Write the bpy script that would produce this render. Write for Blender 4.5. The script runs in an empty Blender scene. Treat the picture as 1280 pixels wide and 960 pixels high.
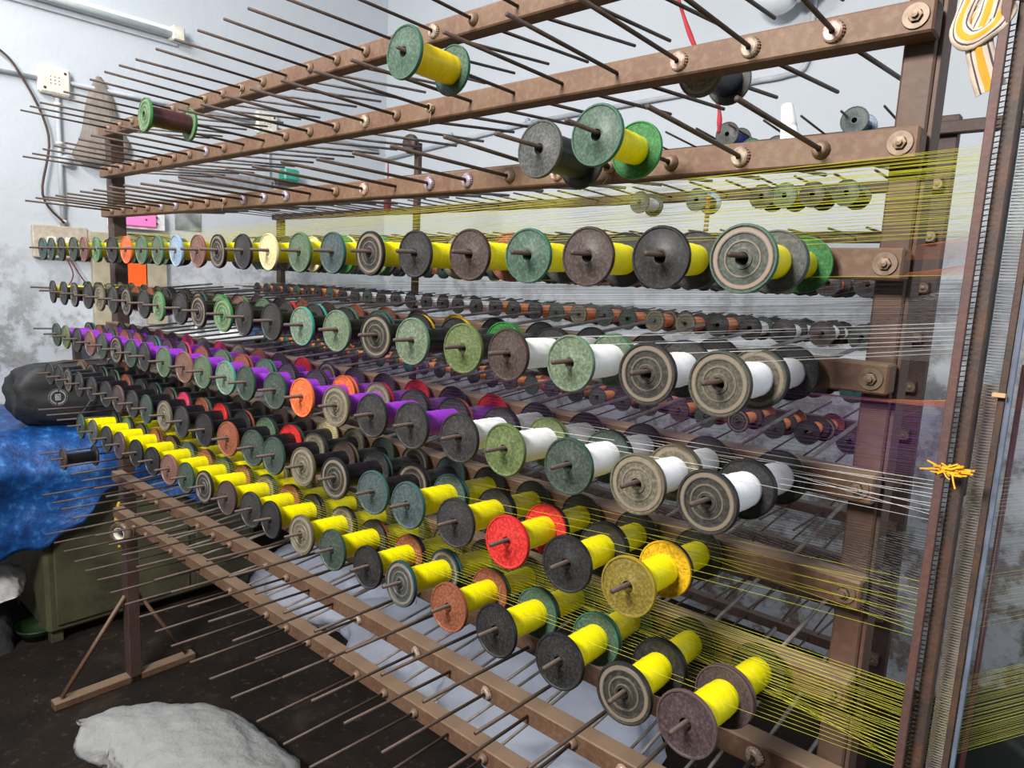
import bpy, bmesh, math, random
from mathutils import Vector, Matrix, noise
rnd = random.Random(7)
S = bpy.context.scene
C = S.collection
PI = math.pi

# ------------------------------------------------------------ camera
cam_d = bpy.data.cameras.new('camera'); cam = bpy.data.objects.new('camera', cam_d); C.objects.link(cam)
yaw, pitch, roll, FPX = -0.7167, -0.14807, 0.0474, 856.306
f = Vector((math.sin(yaw)*math.cos(pitch), math.cos(yaw)*math.cos(pitch), math.sin(pitch)))
r0 = f.cross(Vector((0, 0, 1))).normalized(); u0 = r0.cross(f)
cr, sr = math.cos(roll), math.sin(roll)
r1 = r0*cr + u0*sr; u1 = -r0*sr + u0*cr
M = Matrix((r1, u1, -f)).transposed().to_4x4(); M.translation = Vector((3.2934, -1.0904, 2.0091))
cam.matrix_world = M
cam_d.sensor_width = 36; cam_d.lens = FPX*36/1280; cam_d.clip_start = 0.02
S.camera = cam

# ------------------------------------------------------------ world, lights, exposure
w = bpy.data.worlds.new('world'); S.world = w; w.use_nodes = True
bg = w.node_tree.nodes['Background']; bg.inputs[0].default_value = (0.80, 0.88, 1.0, 1); bg.inputs[1].default_value = 0.7
def area(name, loc, target, sx, sy, power, col=(1, 1, 1)):
    l = bpy.data.lights.new(name, 'AREA'); l.shape = 'RECTANGLE'; l.size = sx; l.size_y = sy; l.energy = power; l.color = col
    o = bpy.data.objects.new(name, l); C.objects.link(o); o.location = loc
    o.rotation_euler = (Vector(target)-Vector(loc)).to_track_quat('-Z', 'Y').to_euler()
    return o
area('key_light', (2.35, -3.05, 3.75), (1.6, 0.3, 1.9), 1.1, 0.6, 235, (1.0, 0.97, 0.92))  # added key light near the viewer, placed so its falloff darkens the far left
area('side_light', (6.6, 0.6, 3.3), (0.4, 2.0, 2.2), 1.6, 1.2, 48, (0.86, 0.93, 1.0))  # cool area light at an unseen opening in the right wall
area('left_wall_fill', (-0.2, -1.2, 4.35), (-0.9, 0.9, 2.6), 2.2, 0.3, 70, (0.95, 0.98, 1.0))  # added fill brightening the upper left wall; no tube hangs here
S.view_settings.view_transform = 'Standard'; S.view_settings.look = 'None'
S.view_settings.exposure = 0.36; S.view_settings.gamma = 1; S.view_settings.use_curve_mapping = False

# ------------------------------------------------------------ materials
MATS = {}
def nodes_mat(name):
    m = bpy.data.materials.new(name); m.use_nodes = True
    nt = m.node_tree; b = nt.nodes['Principled BSDF']
    return m, nt, b
def N(nt, t, **k):
    n = nt.nodes.new(t)
    for a, v in k.items(): setattr(n, a, v)
    return n
def ramp(nt, pts):
    n = nt.nodes.new('ShaderNodeValToRGB'); e = n.color_ramp.elements
    while len(e) < len(pts): e.new(0.5)
    for i, (p, c) in enumerate(pts):
        e[i].position = p; e[i].color = (*c, 1) if len(c) == 3 else c
    return n
def mix(nt, a, b, fac=None, blend='MIX', f=0.5):
    n = nt.nodes.new('ShaderNodeMix'); n.data_type = 'RGBA'; n.blend_type = blend; n.inputs[0].default_value = f
    for s, v in ((6, a), (7, b)):
        if isinstance(v, tuple): n.inputs[s].default_value = (*v, 1) if len(v) == 3 else v
        else: nt.links.new(v, n.inputs[s])
    if fac is not None: nt.links.new(fac, n.inputs[0])
    return n.outputs[2]
def noise_n(nt, scale, detail=4, rough=0.55, coord='Object'):
    tc = nt.nodes.new('ShaderNodeTexCoord'); n = nt.nodes.new('ShaderNodeTexNoise')
    n.inputs['Scale'].default_value = scale; n.inputs['Detail'].default_value = detail; n.inputs['Roughness'].default_value = rough
    nt.links.new(tc.outputs[coord], n.inputs['Vector']); return n
def bump(nt, b, h, strength=0.3, dist=0.002):
    n = nt.nodes.new('ShaderNodeBump'); n.inputs['Strength'].default_value = strength; n.inputs['Distance'].default_value = dist
    nt.links.new(h, n.inputs['Height']); nt.links.new(n.outputs[0], b.inputs['Normal'])
def plain(name, col, rough=0.6, metal=0, var=0.25, scale=25, bm_=0.2, bd=0.002):
    if name in MATS: return MATS[name]
    m, nt, b = nodes_mat(name)
    n = noise_n(nt, scale)
    r = ramp(nt, [(0.3, tuple(c*(1-var) for c in col)), (0.7, tuple(min(1, c*(1+var)) for c in col))])
    nt.links.new(n.outputs['Fac'], r.inputs[0]); nt.links.new(r.outputs[0], b.inputs['Base Color'])
    b.inputs['Roughness'].default_value = rough; b.inputs['Metallic'].default_value = metal
    if bm_: bump(nt, b, n.outputs['Fac'], bm_, bd)
    MATS[name] = m; return m
def rusty(name, base, dust, dustamt=0.75, rust=(0.10, 0.035, 0.018), scale=9):
    m, nt, b = nodes_mat(name)
    n1 = noise_n(nt, scale, 6); n2 = noise_n(nt, scale*9, 5); 
    r1 = ramp(nt, [(0.38, (0, 0, 0)), (0.66, (1, 1, 1))]); nt.links.new(n1.outputs['Fac'], r1.inputs[0])
    c = mix(nt, base, rust, r1.outputs[0])
    r3 = ramp(nt, [(0.45, (0, 0, 0)), (0.8, (0.4, 0.4, 0.4))]); nt.links.new(n2.outputs['Fac'], r3.inputs[0])
    c = mix(nt, c, dust, r3.outputs[0])
    g = N(nt, 'ShaderNodeNewGeometry'); sx = N(nt, 'ShaderNodeSeparateXYZ'); nt.links.new(g.outputs['Normal'], sx.inputs[0])
    r2 = ramp(nt, [(0.55, (0, 0, 0)), (0.95, (dustamt,)*3)]); nt.links.new(sx.outputs[2], r2.inputs[0])
    c = mix(nt, c, dust, r2.outputs[0])       # settled dust on upward faces
    nt.links.new(c, b.inputs['Base Color']); b.inputs['Roughness'].default_value = 0.62
    b.inputs['Metallic'].default_value = 0.1
    bump(nt, b, n2.outputs['Fac'], 0.35, 0.0015)
    return m
BEAM = rusty('brown_oxide_paint', (0.128, 0.072, 0.040), (0.24, 0.165, 0.11), 0.8, (0.10, 0.045, 0.026))
BEAM2 = rusty('dark_oxide_paint', (0.055, 0.034, 0.028), (0.11, 0.08, 0.065), 0.6, (0.05, 0.02, 0.015))
POSTM = rusty('post_oxide_paint', (0.075, 0.043, 0.030), (0.13, 0.092, 0.065), 0.6, (0.09, 0.04, 0.024))
RODM = rusty('rusty_rod_steel', (0.055, 0.034, 0.025), (0.12, 0.085, 0.065), 0.4, (0.032, 0.016, 0.012), 30)
ROD2 = rusty('bright_rod_steel', (0.20, 0.18, 0.17), (0.28, 0.25, 0.23), 0.3, (0.09, 0.06, 0.05), 30)

# wall plaster : whitewash, scuffs, damp stains near the ground
def wall_mat(name, tint=(0.52, 0.545, 0.585)):
    m, nt, b = nodes_mat(name)
    tc = N(nt, 'ShaderNodeTexCoord'); sx = N(nt, 'ShaderNodeSeparateXYZ'); nt.links.new(tc.outputs['Object'], sx.inputs[0])
    na = noise_n(nt, 1.6, 8, 0.62); nb = noise_n(nt, 7, 8, 0.68); nc = noise_n(nt, 40, 5, 0.7)
    ma = N(nt, 'ShaderNodeMath', operation='MULTIPLY_ADD'); nt.links.new(na.outputs['Fac'], ma.inputs[0]); ma.inputs[1].default_value = 1.5; za = N(nt, 'ShaderNodeMath', operation='ADD'); nt.links.new(sx.outputs[2], za.inputs[0]); za.inputs[1].default_value = 2.25
    nt.links.new(za.outputs[0], ma.inputs[2])
    r = ramp(nt, [(0.20, (1, 1, 1)), (0.44, (0.85,)*3), (0.58, (0.6,)*3), (0.68, (0.08,)*3), (0.74, (0,)*3)])
    ms = N(nt, 'ShaderNodeMath', operation='DIVIDE'); nt.links.new(ma.outputs[0], ms.inputs[0]); ms.inputs[1].default_value = 4.3
    nt.links.new(ms.outputs[0], r.inputs[0])
    rb = ramp(nt, [(0.44, (0, 0, 0)), (0.50, (0.35,)*3), (0.56, (0.95,)*3), (0.8, (1, 1, 1))]); nt.links.new(nb.outputs['Fac'], rb.inputs[0])
    fac = N(nt, 'ShaderNodeMath', operation='MULTIPLY'); nt.links.new(r.outputs[0], fac.inputs[0]); nt.links.new(rb.outputs[0], fac.inputs[1])
    rc = ramp(nt, [(0.3, (0.075, 0.07, 0.065)), (0.62, (0.24, 0.225, 0.21))]); nt.links.new(nc.outputs['Fac'], rc.inputs[0])
    c0 = mix(nt, tint, (tint[0]*0.90, tint[1]*0.91, tint[2]*0.90), na.outputs['Fac'])
    rs = ramp(nt, [(0.70, (0, 0, 0)), (0.80, (0.4,)*3)]); nt.links.new(nb.outputs['Fac'], rs.inputs[0])
    c0 = mix(nt, c0, (0.50, 0.50, 0.50), rs.outputs[0])
    c = mix(nt, c0, rc.outputs[0], fac.outputs[0])
    # reddish exposed brick low on the wall
    rr = ramp(nt, [(0.0, (1, 1, 1)), (0.36, (0.6,)*3), (0.44, (0, 0, 0))]); nt.links.new(ms.outputs[0], rr.inputs[0])
    rn = ramp(nt, [(0.52, (0, 0, 0)), (0.6, (0.6,)*3)]); nt.links.new(nb.outputs['Fac'], rn.inputs[0])
    fm = N(nt, 'ShaderNodeMath', operation='MULTIPLY'); nt.links.new(rr.outputs[0], fm.inputs[0]); nt.links.new(rn.outputs[0], fm.inputs[1])
    c = mix(nt, c, (0.24, 0.13, 0.09), fm.outputs[0])
    nt.links.new(c, b.inputs['Base Color']); b.inputs['Roughness'].default_value = 0.9
    bump(nt, b, nb.outputs['Fac'], 0.5, 0.012)
    return m
WALL = wall_mat('limewashed_plaster')
def floor_mat():
    m, nt, b = nodes_mat('dark_dirty_floor')
    na = noise_n(nt, 3, 8, 0.65); nb = noise_n(nt, 22, 7, 0.7)
    r = ramp(nt, [(0.3, (0.006, 0.0042, 0.003)), (0.55, (0.015, 0.010, 0.007)), (0.75, (0.045, 0.031, 0.022))]); nt.links.new(na.outputs['Fac'], r.inputs[0])
    r2 = ramp(nt, [(0.58, (0, 0, 0)), (0.70, (0.6,)*3)]); nt.links.new(nb.outputs['Fac'], r2.inputs[0])
    c = mix(nt, r.outputs[0], (0.09, 0.068, 0.052), r2.outputs[0]); nt.links.new(c, b.inputs['Base Color'])
    r3 = ramp(nt, [(0.3, (0.6,)*3), (0.7, (0.9,)*3)]); nt.links.new(na.outputs['Fac'], r3.inputs[0]); nt.links.new(r3.outputs[0], b.inputs['Roughness'])
    b.inputs['Specular IOR Level'].default_value = 0.2; bump(nt, b, nb.outputs['Fac'], 0.7, 0.008); return m
FLOOR = floor_mat()

# moulded plastic flange: dusty face, cleaner rim, optional concentric worn rings (radius in the flange's own coordinates)
def flange_mat(name, face, rim, ringed=False, ringcol=(0.36, 0.27, 0.19)):
    m, nt, b = nodes_mat(name)
    tc = N(nt, 'ShaderNodeTexCoord'); sx = N(nt, 'ShaderNodeSeparateXYZ'); nt.links.new(tc.outputs['Object'], sx.inputs[0])
    cx = N(nt, 'ShaderNodeCombineXYZ'); nt.links.new(sx.outputs[0], cx.inputs[0]); nt.links.new(sx.outputs[2], cx.inputs[2])
    ln = N(nt, 'ShaderNodeVectorMath', operation='LENGTH'); nt.links.new(cx.outputs[0], ln.inputs[0])
    d = N(nt, 'ShaderNodeMath', operation='DIVIDE'); nt.links.new(ln.outputs['Value'], d.inputs[0]); d.inputs[1].default_value = 0.045
    oi = N(nt, 'ShaderNodeObjectInfo'); nn = N(nt, 'ShaderNodeTexNoise'); nn.inputs['Scale'].default_value = 230; nn.inputs['Detail'].default_value = 6; nn.inputs['Roughness'].default_value = 0.7
    ad = N(nt, 'ShaderNodeVectorMath', operation='ADD'); nt.links.new(tc.outputs['Object'], ad.inputs[0]); nt.links.new(oi.outputs['Random'], ad.inputs[1]); nt.links.new(ad.outputs[0], nn.inputs['Vector'])
    K = 0.40 if max(face) < 0.5 else 0.62
    rim = tuple(c*K for c in rim); ringcol = tuple(c*0.62 for c in ringcol)
    rn = ramp(nt, [(0.38, tuple(c*0.6*K for c in face)), (0.50, tuple(c*0.95*K for c in face)), (0.66, tuple(min(1, c*1.6*K+0.008) for c in face))]); nt.links.new(nn.outputs['Fac'], rn.inputs[0])
    c = rn.outputs[0]
    if ringed:
        rg = ramp(nt, [(0.26, (0, 0, 0)), (0.29, (0.4,)*3), (0.32, (0, 0, 0)), (0.46, (0, 0, 0)), (0.50, (0.5,)*3), (0.55, (0, 0, 0)), (0.71, (0, 0, 0)), (0.755, (0.7,)*3), (0.83, (0.6,)*3), (0.87, (0, 0, 0))])
        nt.links.new(d.outputs[0], rg.inputs[0]); c = mix(nt, c, ringcol, rg.outputs[0])
    rr = ramp(nt, [(0.90, (0, 0, 0)), (0.945, (1, 1, 1))]); nt.links.new(d.outputs[0], rr.inputs[0])
    c = mix(nt, c, rim, rr.outputs[0])
    nt.links.new(c, b.inputs['Base Color']); b.inputs['Roughness'].default_value = 0.45; b.inputs['Specular IOR Level'].default_value = 0.3
    bump(nt, b, nn.outputs['Fac'], 0.15, 0.0008)
    return m
FC = {  # face, rim, ringed, words
 'dark': ((0.065, 0.062, 0.060), (0.05, 0.05, 0.055), 0, 'dark grey'),
 'black': ((0.045, 0.043, 0.043), (0.025, 0.025, 0.03), 0, 'black'),
 'brown': ((0.115, 0.082, 0.072), (0.09, 0.045, 0.045), 0, 'dark brown'),
 'ring': ((0.075, 0.068, 0.058), (0.035, 0.035, 0.04), 1, 'ringed dark'),
 'tanring': ((0.15, 0.135, 0.10), (0.085, 0.10, 0.085), 1, 'ringed olive'),
 'rustring': ((0.13, 0.15, 0.12), (0.12, 0.30, 0.22), 1, 'rust-ringed green'),
 'bluering': ((0.10, 0.11, 0.11), (0.03, 0.12, 0.17), 1, 'ringed blue'),
 'green': ((0.17, 0.24, 0.15), (0.13, 0.30, 0.16), 0, 'green'),
 'dgreen': ((0.09, 0.12, 0.095), (0.05, 0.12, 0.08), 0, 'dark green'),
 'bgreen': ((0.16, 0.34, 0.15), (0.10, 0.42, 0.14), 1, 'bright green'),
 'clear': ((0.05, 0.28, 0.06), (0.06, 0.42, 0.10), 0, 'vivid green'),
 'pgreen': ((0.24, 0.31, 0.20), (0.21, 0.37, 0.26), 0, 'pale green'),
 'olive': ((0.20, 0.26, 0.10), (0.20, 0.29, 0.10), 0, 'olive green'),
 'aqua': ((0.26, 0.36, 0.26), (0.10, 0.55, 0.44), 0, 'aqua-rimmed'),
 'teal': ((0.11, 0.15, 0.15), (0.06, 0.19, 0.18), 0, 'teal grey'),
 'mint': ((0.115, 0.20, 0.14), (0.08, 0.27, 0.18), 0, 'sea green'),
 'cream': ((0.72, 0.62, 0.34), (0.75, 0.66, 0.38), 0, 'cream'),
 'pink': ((0.30, 0.16, 0.125), (0.48, 0.17, 0.14), 0, 'dusty pink'),
 'blue': ((0.30, 0.40, 0.52), (0.28, 0.42, 0.62), 0, 'pale blue'),
 'red': ((0.66, 0.035, 0.03), (0.62, 0.02, 0.025), 0, 'red'),
 'hotpink': ((0.75, 0.06, 0.14), (0.80, 0.05, 0.14), 0, 'hot pink'),
 'orange': ((0.78, 0.16, 0.05), (0.80, 0.18, 0.05), 0, 'orange'),
 'rust': ((0.42, 0.14, 0.075), (0.45, 0.13, 0.07), 0, 'brick red'),
 'gold': ((0.36, 0.27, 0.05), (0.62, 0.42, 0.03), 0, 'mustard'),
 'yellow': ((0.80, 0.46, 0.01), (0.80, 0.46, 0.01), 0, 'golden yellow'),
 'tan': ((0.24, 0.215, 0.15), (0.22, 0.19, 0.12), 1, 'tan'),
 'mauve': ((0.125, 0.085, 0.085), (0.20, 0.125, 0.12), 0, 'mauve brown'),
 'grey': ((0.15, 0.155, 0.15), (0.17, 0.17, 0.17), 0, 'grey'),
}
FM = {k: flange_mat('plastic_'+v[3].replace(' ', '_').replace('-', '_'), v[0], v[1], bool(v[2]), (0.50, 0.36, 0.28) if k == 'rustring' else (0.34, 0.27, 0.20)) for k, v in FC.items()}
def yarn_mat(name, col, rough=0.30, sheen=0.25, dark=0.75):
    m, nt, b = nodes_mat(name)
    tc = N(nt, 'ShaderNodeTexCoord'); mp = N(nt, 'ShaderNodeMapping'); nt.links.new(tc.outputs['Object'], mp.inputs[0])
    mp.inputs['Scale'].default_value = (30, 900, 30); nn = N(nt, 'ShaderNodeTexNoise'); nn.inputs['Scale'].default_value = 1.0; nn.inputs['Detail'].default_value = 3
    nt.links.new(mp.outputs[0], nn.inputs['Vector'])
    r = ramp(nt, [(0.3, tuple(c*dark for c in col)), (0.62, col)]); nt.links.new(nn.outputs['Fac'], r.inputs[0])
    nt.links.new(r.outputs[0], b.inputs['Base Color']); b.inputs['Roughness'].default_value = rough
    b.inputs['Specular IOR Level'].default_value = 0.5; b.inputs['Sheen Weight'].default_value = 0.0
    bump(nt, b, nn.outputs['Fac'], 0.5, 0.0009); return m
YM = {'yellow': yarn_mat('yellow_silk_thread', (0.96, 0.86, 0.0)), 'amber': yarn_mat('amber_silk_thread', (1.0, 0.74, 0.0)),
      'white': yarn_mat('white_silk_thread', (0.90, 0.91, 0.95), 0.5, 0.2, 0.93), 'purple': yarn_mat('purple_silk_thread', (0.33, 0.045, 0.62), 0.3, 0.3, 0.7),
      'black': yarn_mat('black_silk_thread', (0.008, 0.008, 0.011), 0.3, 0.1, 0.5), 'navy': yarn_mat('navy_silk_thread', (0.010, 0.014, 0.035), 0.3, 0.2),
      'copper': yarn_mat('copper_silk_thread', (1.0, 0.36, 0.13), 0.3, 0.3, 0.7), 'blue': yarn_mat('blue_silk_thread', (0.015, 0.03, 0.50), 0.35, 0.3),
      'maroon': yarn_mat('maroon_silk_thread', (0.06, 0.018, 0.022), 0.4, 0.2), 'core': plain('bare_core_plastic', (0.02, 0.016, 0.014), 0.5)}
YW = {'yellow': 'yellow', 'amber': 'amber yellow', 'white': 'white', 'purple': 'purple', 'black': 'black', 'navy': 'navy', 'copper': 'copper', 'blue': 'royal blue', 'maroon': 'maroon', 'core': 'nearly empty'}

# ------------------------------------------------------------ mesh helpers
def mesh_from(bm, name, mat, smooth=False, sharp=0.0):
    me = bpy.data.meshes.new(name); bm.normal_update(); bm.to_mesh(me); bm.free()
    if mat: me.materials.append(mat)
    if smooth: me.polygons.foreach_set('use_smooth', [True]*len(me.polygons))
    if smooth and sharp: me.set_sharp_from_angle(angle=sharp)
    return me
def link(name, me, parent=None, loc=(0, 0, 0), rot=(0, 0, 0)):
    o = bpy.data.objects.new(name, me); C.objects.link(o); o.location = loc; o.rotation_euler = rot
    if parent: o.parent = parent
    return o
def thing(name, label, cat, loc=(0, 0, 0), rot=(0, 0, 0), group=None):
    o = link(name, None, None, loc, rot); o['label'] = label; o['category'] = cat
    if group: o['group'] = group
    return o
def tag(o, label, cat, group=None, kind=None):
    o['label'] = label; o['category'] = cat
    if group: o['group'] = group
    if kind: o['kind'] = kind
    return o
def box(bm, a, b, bev=0.0):
    c = [(a[i]+b[i])/2 for i in range(3)]; s = [abs(b[i]-a[i]) for i in range(3)]
    g = bmesh.ops.create_cube(bm, size=1, matrix=Matrix.Translation(c) @ Matrix.Diagonal((*s, 1)))
    if bev:
        es = list({e for v in g['verts'] for e in v.link_edges})
        bmesh.ops.bevel(bm, geom=es, offset=bev, segments=1, affect='EDGES')
def bx(name, a, b, mat, parent=None, bev=0.0):
    bm = bmesh.new(); c = Vector([(a[i]+b[i])/2 for i in range(3)])
    box(bm, Vector(a)-c, Vector(b)-c, bev); return link(name, mesh_from(bm, name, mat), parent, c)
def tube(bm, pts, r, seg=6, cap=True):
    rings = []; pts = [Vector(p) for p in pts]; up = None
    for i, p in enumerate(pts):
        t = (pts[min(i+1, len(pts)-1)]-pts[max(i-1, 0)]).normalized()
        if up is None: up = t.orthogonal().normalized()
        a = (up - t*up.dot(t)).normalized(); up = a; b = t.cross(a)
        rr = r[i] if isinstance(r, (list, tuple)) else r
        rings.append([bm.verts.new(p + (a*math.cos(2*PI*k/seg)+b*math.sin(2*PI*k/seg))*rr) for k in range(seg)])
    for A, B in zip(rings, rings[1:]):
        for k in range(seg): bm.faces.new((A[k], A[(k+1) % seg], B[(k+1) % seg], B[k]))
    if cap:
        bm.faces.new(rings[0][::-1]); bm.faces.new(rings[-1])
def tb(name, pts, r, mat, parent=None, seg=8):
    bm = bmesh.new(); tube(bm, pts, r, seg); return link(name, mesh_from(bm, name, mat, True), parent)
def lathe_y(bm, prof, seg=28, closed=False, off=(0, 0, 0)):
    rings = []
    for r, y in prof:
        rings.append([bm.verts.new((off[0]+r*math.cos(2*PI*k/seg), off[1]+y, off[2]+r*math.sin(2*PI*k/seg))) for k in range(seg)])
    if closed: rings.append(rings[0])
    for A, B in zip(rings, rings[1:]):
        for k in range(seg): bm.faces.new((A[k], B[k], B[(k+1) % seg], A[(k+1) % seg]))
    return rings

# ------------------------------------------------------------ the setting
ZL = 4.5
def struct(o): o['kind'] = 'structure'; return o
struct(bx('wall_left', (-1.95, -6.5, 0), (-1.75, 3.05, ZL), WALL))
struct(bx('wall_back', (-1.75, 2.85, 0), (9.0, 3.05, ZL), WALL))
bm = bmesh.new(); bmesh.ops.create_grid(bm, x_segments=60, y_segments=50, size=1, matrix=Matrix.Translation((3.6, -1.8, 0)) @ Matrix.Diagonal((5.45, 4.75, 1, 1)))
for v in bm.verts: v.co.z = 0.006*noise.noise(v.co*1.7)
me = mesh_from(bm, 'floor', FLOOR, True); struct(link('floor', me))
FRONT = plain('dull_plaster', (0.42, 0.42, 0.42), 0.9)
bm = bmesh.new()      # unseen wall behind viewer, opening set high to steer light; right wall has another
for a, b_ in (((-1.95, -4.5, 0), (9.0, -4.3, 2.3)), ((-1.95, -4.5, 2.3), (0.2, -4.3, ZL)), ((4.6, -4.5, 2.3), (9.0, -4.3, ZL)), ((0.2, -4.5, 4.2), (4.6, -4.3, ZL))): box(bm, a, b_)
struct(link('wall_front', mesh_from(bm, 'wall_front', FRONT)))
bm = bmesh.new()
for a, b_ in (((7.0, -4.3, 0), (7.2, 2.85, 2.4)), ((7.0, -4.3, 2.4), (7.2, -0.6, ZL)), ((7.0, 1.9, 2.4), (7.2, 2.85, ZL)), ((7.0, -0.6, 4.1), (7.2, 1.9, ZL))): box(bm, a, b_)
struct(link('wall_right', mesh_from(bm, 'wall_right', FRONT)))
struct(bx('ceiling', (-1.95, -4.5, ZL), (9.0, 3.05, ZL+0.12), plain('ceiling_plaster', (0.45, 0.46, 0.47), 0.9)))

# ------------------------------------------------------------ creels
TOP = 2.554; SP = 0.165; PX = 0.1237; X0 = 2.93
def zrow(i): return TOP - SP*i
def rod_mesh(y0, y1, r, name, seg=6):
    bm = bmesh.new(); tube(bm, [(0, y0, 0), (0, y1, 0)], r, seg)
    return mesh_from(bm, name, RODM, True)
ROD_F = rod_mesh(0.03, -0.305, 0.0036, 'rod', 8); ROD_R = rod_mesh(0.03, -0.305, 0.0042, 'rod')
def collar_mesh():
    bm = bmesh.new(); lathe_y(bm, [(0.0045, -0.012), (0.009, -0.012), (0.010, -0.008), (0.0135, -0.003), (0.0135, 0.0), (0.0045, 0.0)], 12)
    return mesh_from(bm, 'collar', plain('greasy_steel', (0.16, 0.10, 0.07), 0.55), True)
COLLAR = collar_mesh()
def cap_mesh(mat):   # crimped bottle cap pushed onto the rod
    bm = bmesh.new(); n = 42; R = []
    for r, y, cr_ in ((0.0045, -0.0085, 0), (0.012, -0.0090, 0), (0.0145, -0.0065, 0.0002), (0.0160, -0.0008, 0.0009), (0.0150, -0.0008, 0.0009)):
        R.append([bm.verts.new(((r+cr_*(1 if k % 2 else -1))*math.cos(2*PI*k/n), y, (r+cr_*(1 if k % 2 else -1))*math.sin(2*PI*k/n))) for k in range(n)])
    for A, B in zip(R, R[1:]):
        for k in range(n): bm.faces.new((A[k], B[k], B[(k+1) % n], A[(k+1) % n]))
    return mesh_from(bm, 'bottle_cap', mat, False)
CAPW = cap_mesh(plain('worn_white_red_enamel', (0.50, 0.33, 0.28), 0.4, 0.3, 0.6, 120))
CAPP = cap_mesh(plain('worn_violet_enamel', (0.32, 0.26, 0.32), 0.4, 0.3, 0.6, 120))
CAPG = cap_mesh(plain('worn_tan_enamel', (0.36, 0.28, 0.22), 0.5, 0.3, 0.5, 120))
BOLTP = None
def bolt_mesh():
    bm = bmesh.new(); lathe_y(bm, [(0.0, -0.013), (0.0045, -0.0125), (0.0045, -0.008)], 10)
    lathe_y(bm, [(0.0045, -0.008), (0.0090, -0.0075), (0.0090, -0.003)], 6)
    lathe_y(bm, [(0.0090, -0.003), (0.0165, -0.003), (0.0172, -0.0015), (0.0172, 0.0)], 24)
    return mesh_from(bm, 'bolt', plain('bolt_washer_steel', (0.15, 0.10, 0.065), 0.5, 0.3, 0.35, 60), False)
BOLT = bolt_mesh()
BEV = 0.003
def knot_mesh():
    bm = bmesh.new(); rr = random.Random(3)
    for j in range(5):
        pts = []
        a0 = rr.random()*6; 
        for k in range(9):
            a = a0+k*0.8; pts.append((0.008*math.cos(a)*(1+0.2*rr.random()), -0.004-0.003*j*0.7+0.001*rr.random(), 0.008*math.sin(a)*(1+0.2*rr.random())))
        tube(bm, pts, 0.0016, 5)
    tube(bm, [(0.005, -0.008, -0.006), (0.007, -0.011, -0.02), (0.003, -0.01, -0.034)], 0.0009, 4)
    return mesh_from(bm, 'twine_knot', plain('dirty_twine', (0.30, 0.22, 0.15), 0.9), True)
KNOT = knot_mesh()

front = thing('creel_frame', 'near brown steel creel rack carrying the large rows of full thread spools', 'creel rack', (0, 0, 0))
bx('post', (3.013, 0.046, 0), (3.055, 0.100, 2.95), POSTM, front, BEV)
bx('post', (3.055, 0.052, 0), (3.0615, 0.106, 2.95), POSTM, front, 0.001)
bx('post', (-0.115, 0.046, 0), (-0.050, 0.100, 2.60), BEAM2, front, BEV)
for x in (-0.08, 3.03):   # foot and its braces
    ft = bx('foot', (x-0.03, -0.27, 0.0), (x+0.03, 0.36, 0.035), BEAM, front, BEV)
    tb('brace', [(x, -0.235, 0.04), (x, 0.045, 0.44)], 0.011, BEAM, front, 4)
    tb('brace', [(x, 0.32, 0.04), (x, 0.10, 0.44)], 0.011, BEAM, front, 4)
# measured lean of each filled row's spools: {row: [(pixel-derived x of outer flange, height offset)]}
ROWX = {
3:[2.938,2.824,2.705,2.591,2.462,2.323,2.19,2.064,1.94,1.809,1.689,1.561,1.448,1.315,1.19,1.074,.954,.835,.69,.568,.458,.325,.205,.097],
4:[2.922,2.817,2.685,2.559,2.455,2.321,2.213,2.081,1.95,1.821,1.691,1.584,1.447,1.331,1.187,1.078,.942,.825,.706,.588,.447,.326,.195],
5:[2.92,2.815,2.693,2.561,2.453,2.325,2.204,2.081,1.95,1.834,1.697,1.591,1.461,1.347,1.21,1.068,.96,.839,.707,.588,.454,.326,.217],
6:[None,2.812,2.701,2.576,2.451,2.32,2.211,2.079,1.954,1.827,1.726,1.597,1.464,1.322,1.206,1.07,.96,.837,.726,.588,.452,.33,.226,.104],
7:[2.919,2.819,2.698,2.56,2.442,2.305,2.198,2.072,1.949,1.812,1.715,1.587,1.457,1.34,1.225,1.101,.973,.83,.712,.575,.449],
8:[None]*22+[.21]}
ROWZ = {3: (-.009, -.009), 4: (-.002, -.007), 5: (.006, -.007), 6: (.017, -.009), 7: (.016, -.001), 8: (0, 0)}
def holex(k): return X0 - PX*k
jit = random.Random(11)
RODP = {}
capset = {(1, 0): CAPW, (1, 1): CAPG, (1, 2): CAPW, (2, 0): None, (2, 1): CAPG, (2, 4): CAPW, (2, 6): CAPP, (2, 7): CAPP, (2, 9): CAPW, (2, 12): CAPP, (2, 13): CAPP, (2, 14): CAPP, (2, 18): CAPP, (2, 19): CAPP, (1, 16): CAPP, (1, 9): CAPG, (0, 7): CAPG, (9, 2): CAPW, (9, 5): CAPG, (8, 0): CAPG, (9, 7): CAPG, (9, 9): CAPG}
lsag = {8: 0.012, 9: 0.022, 10: 0.030}
beams = {}
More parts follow.
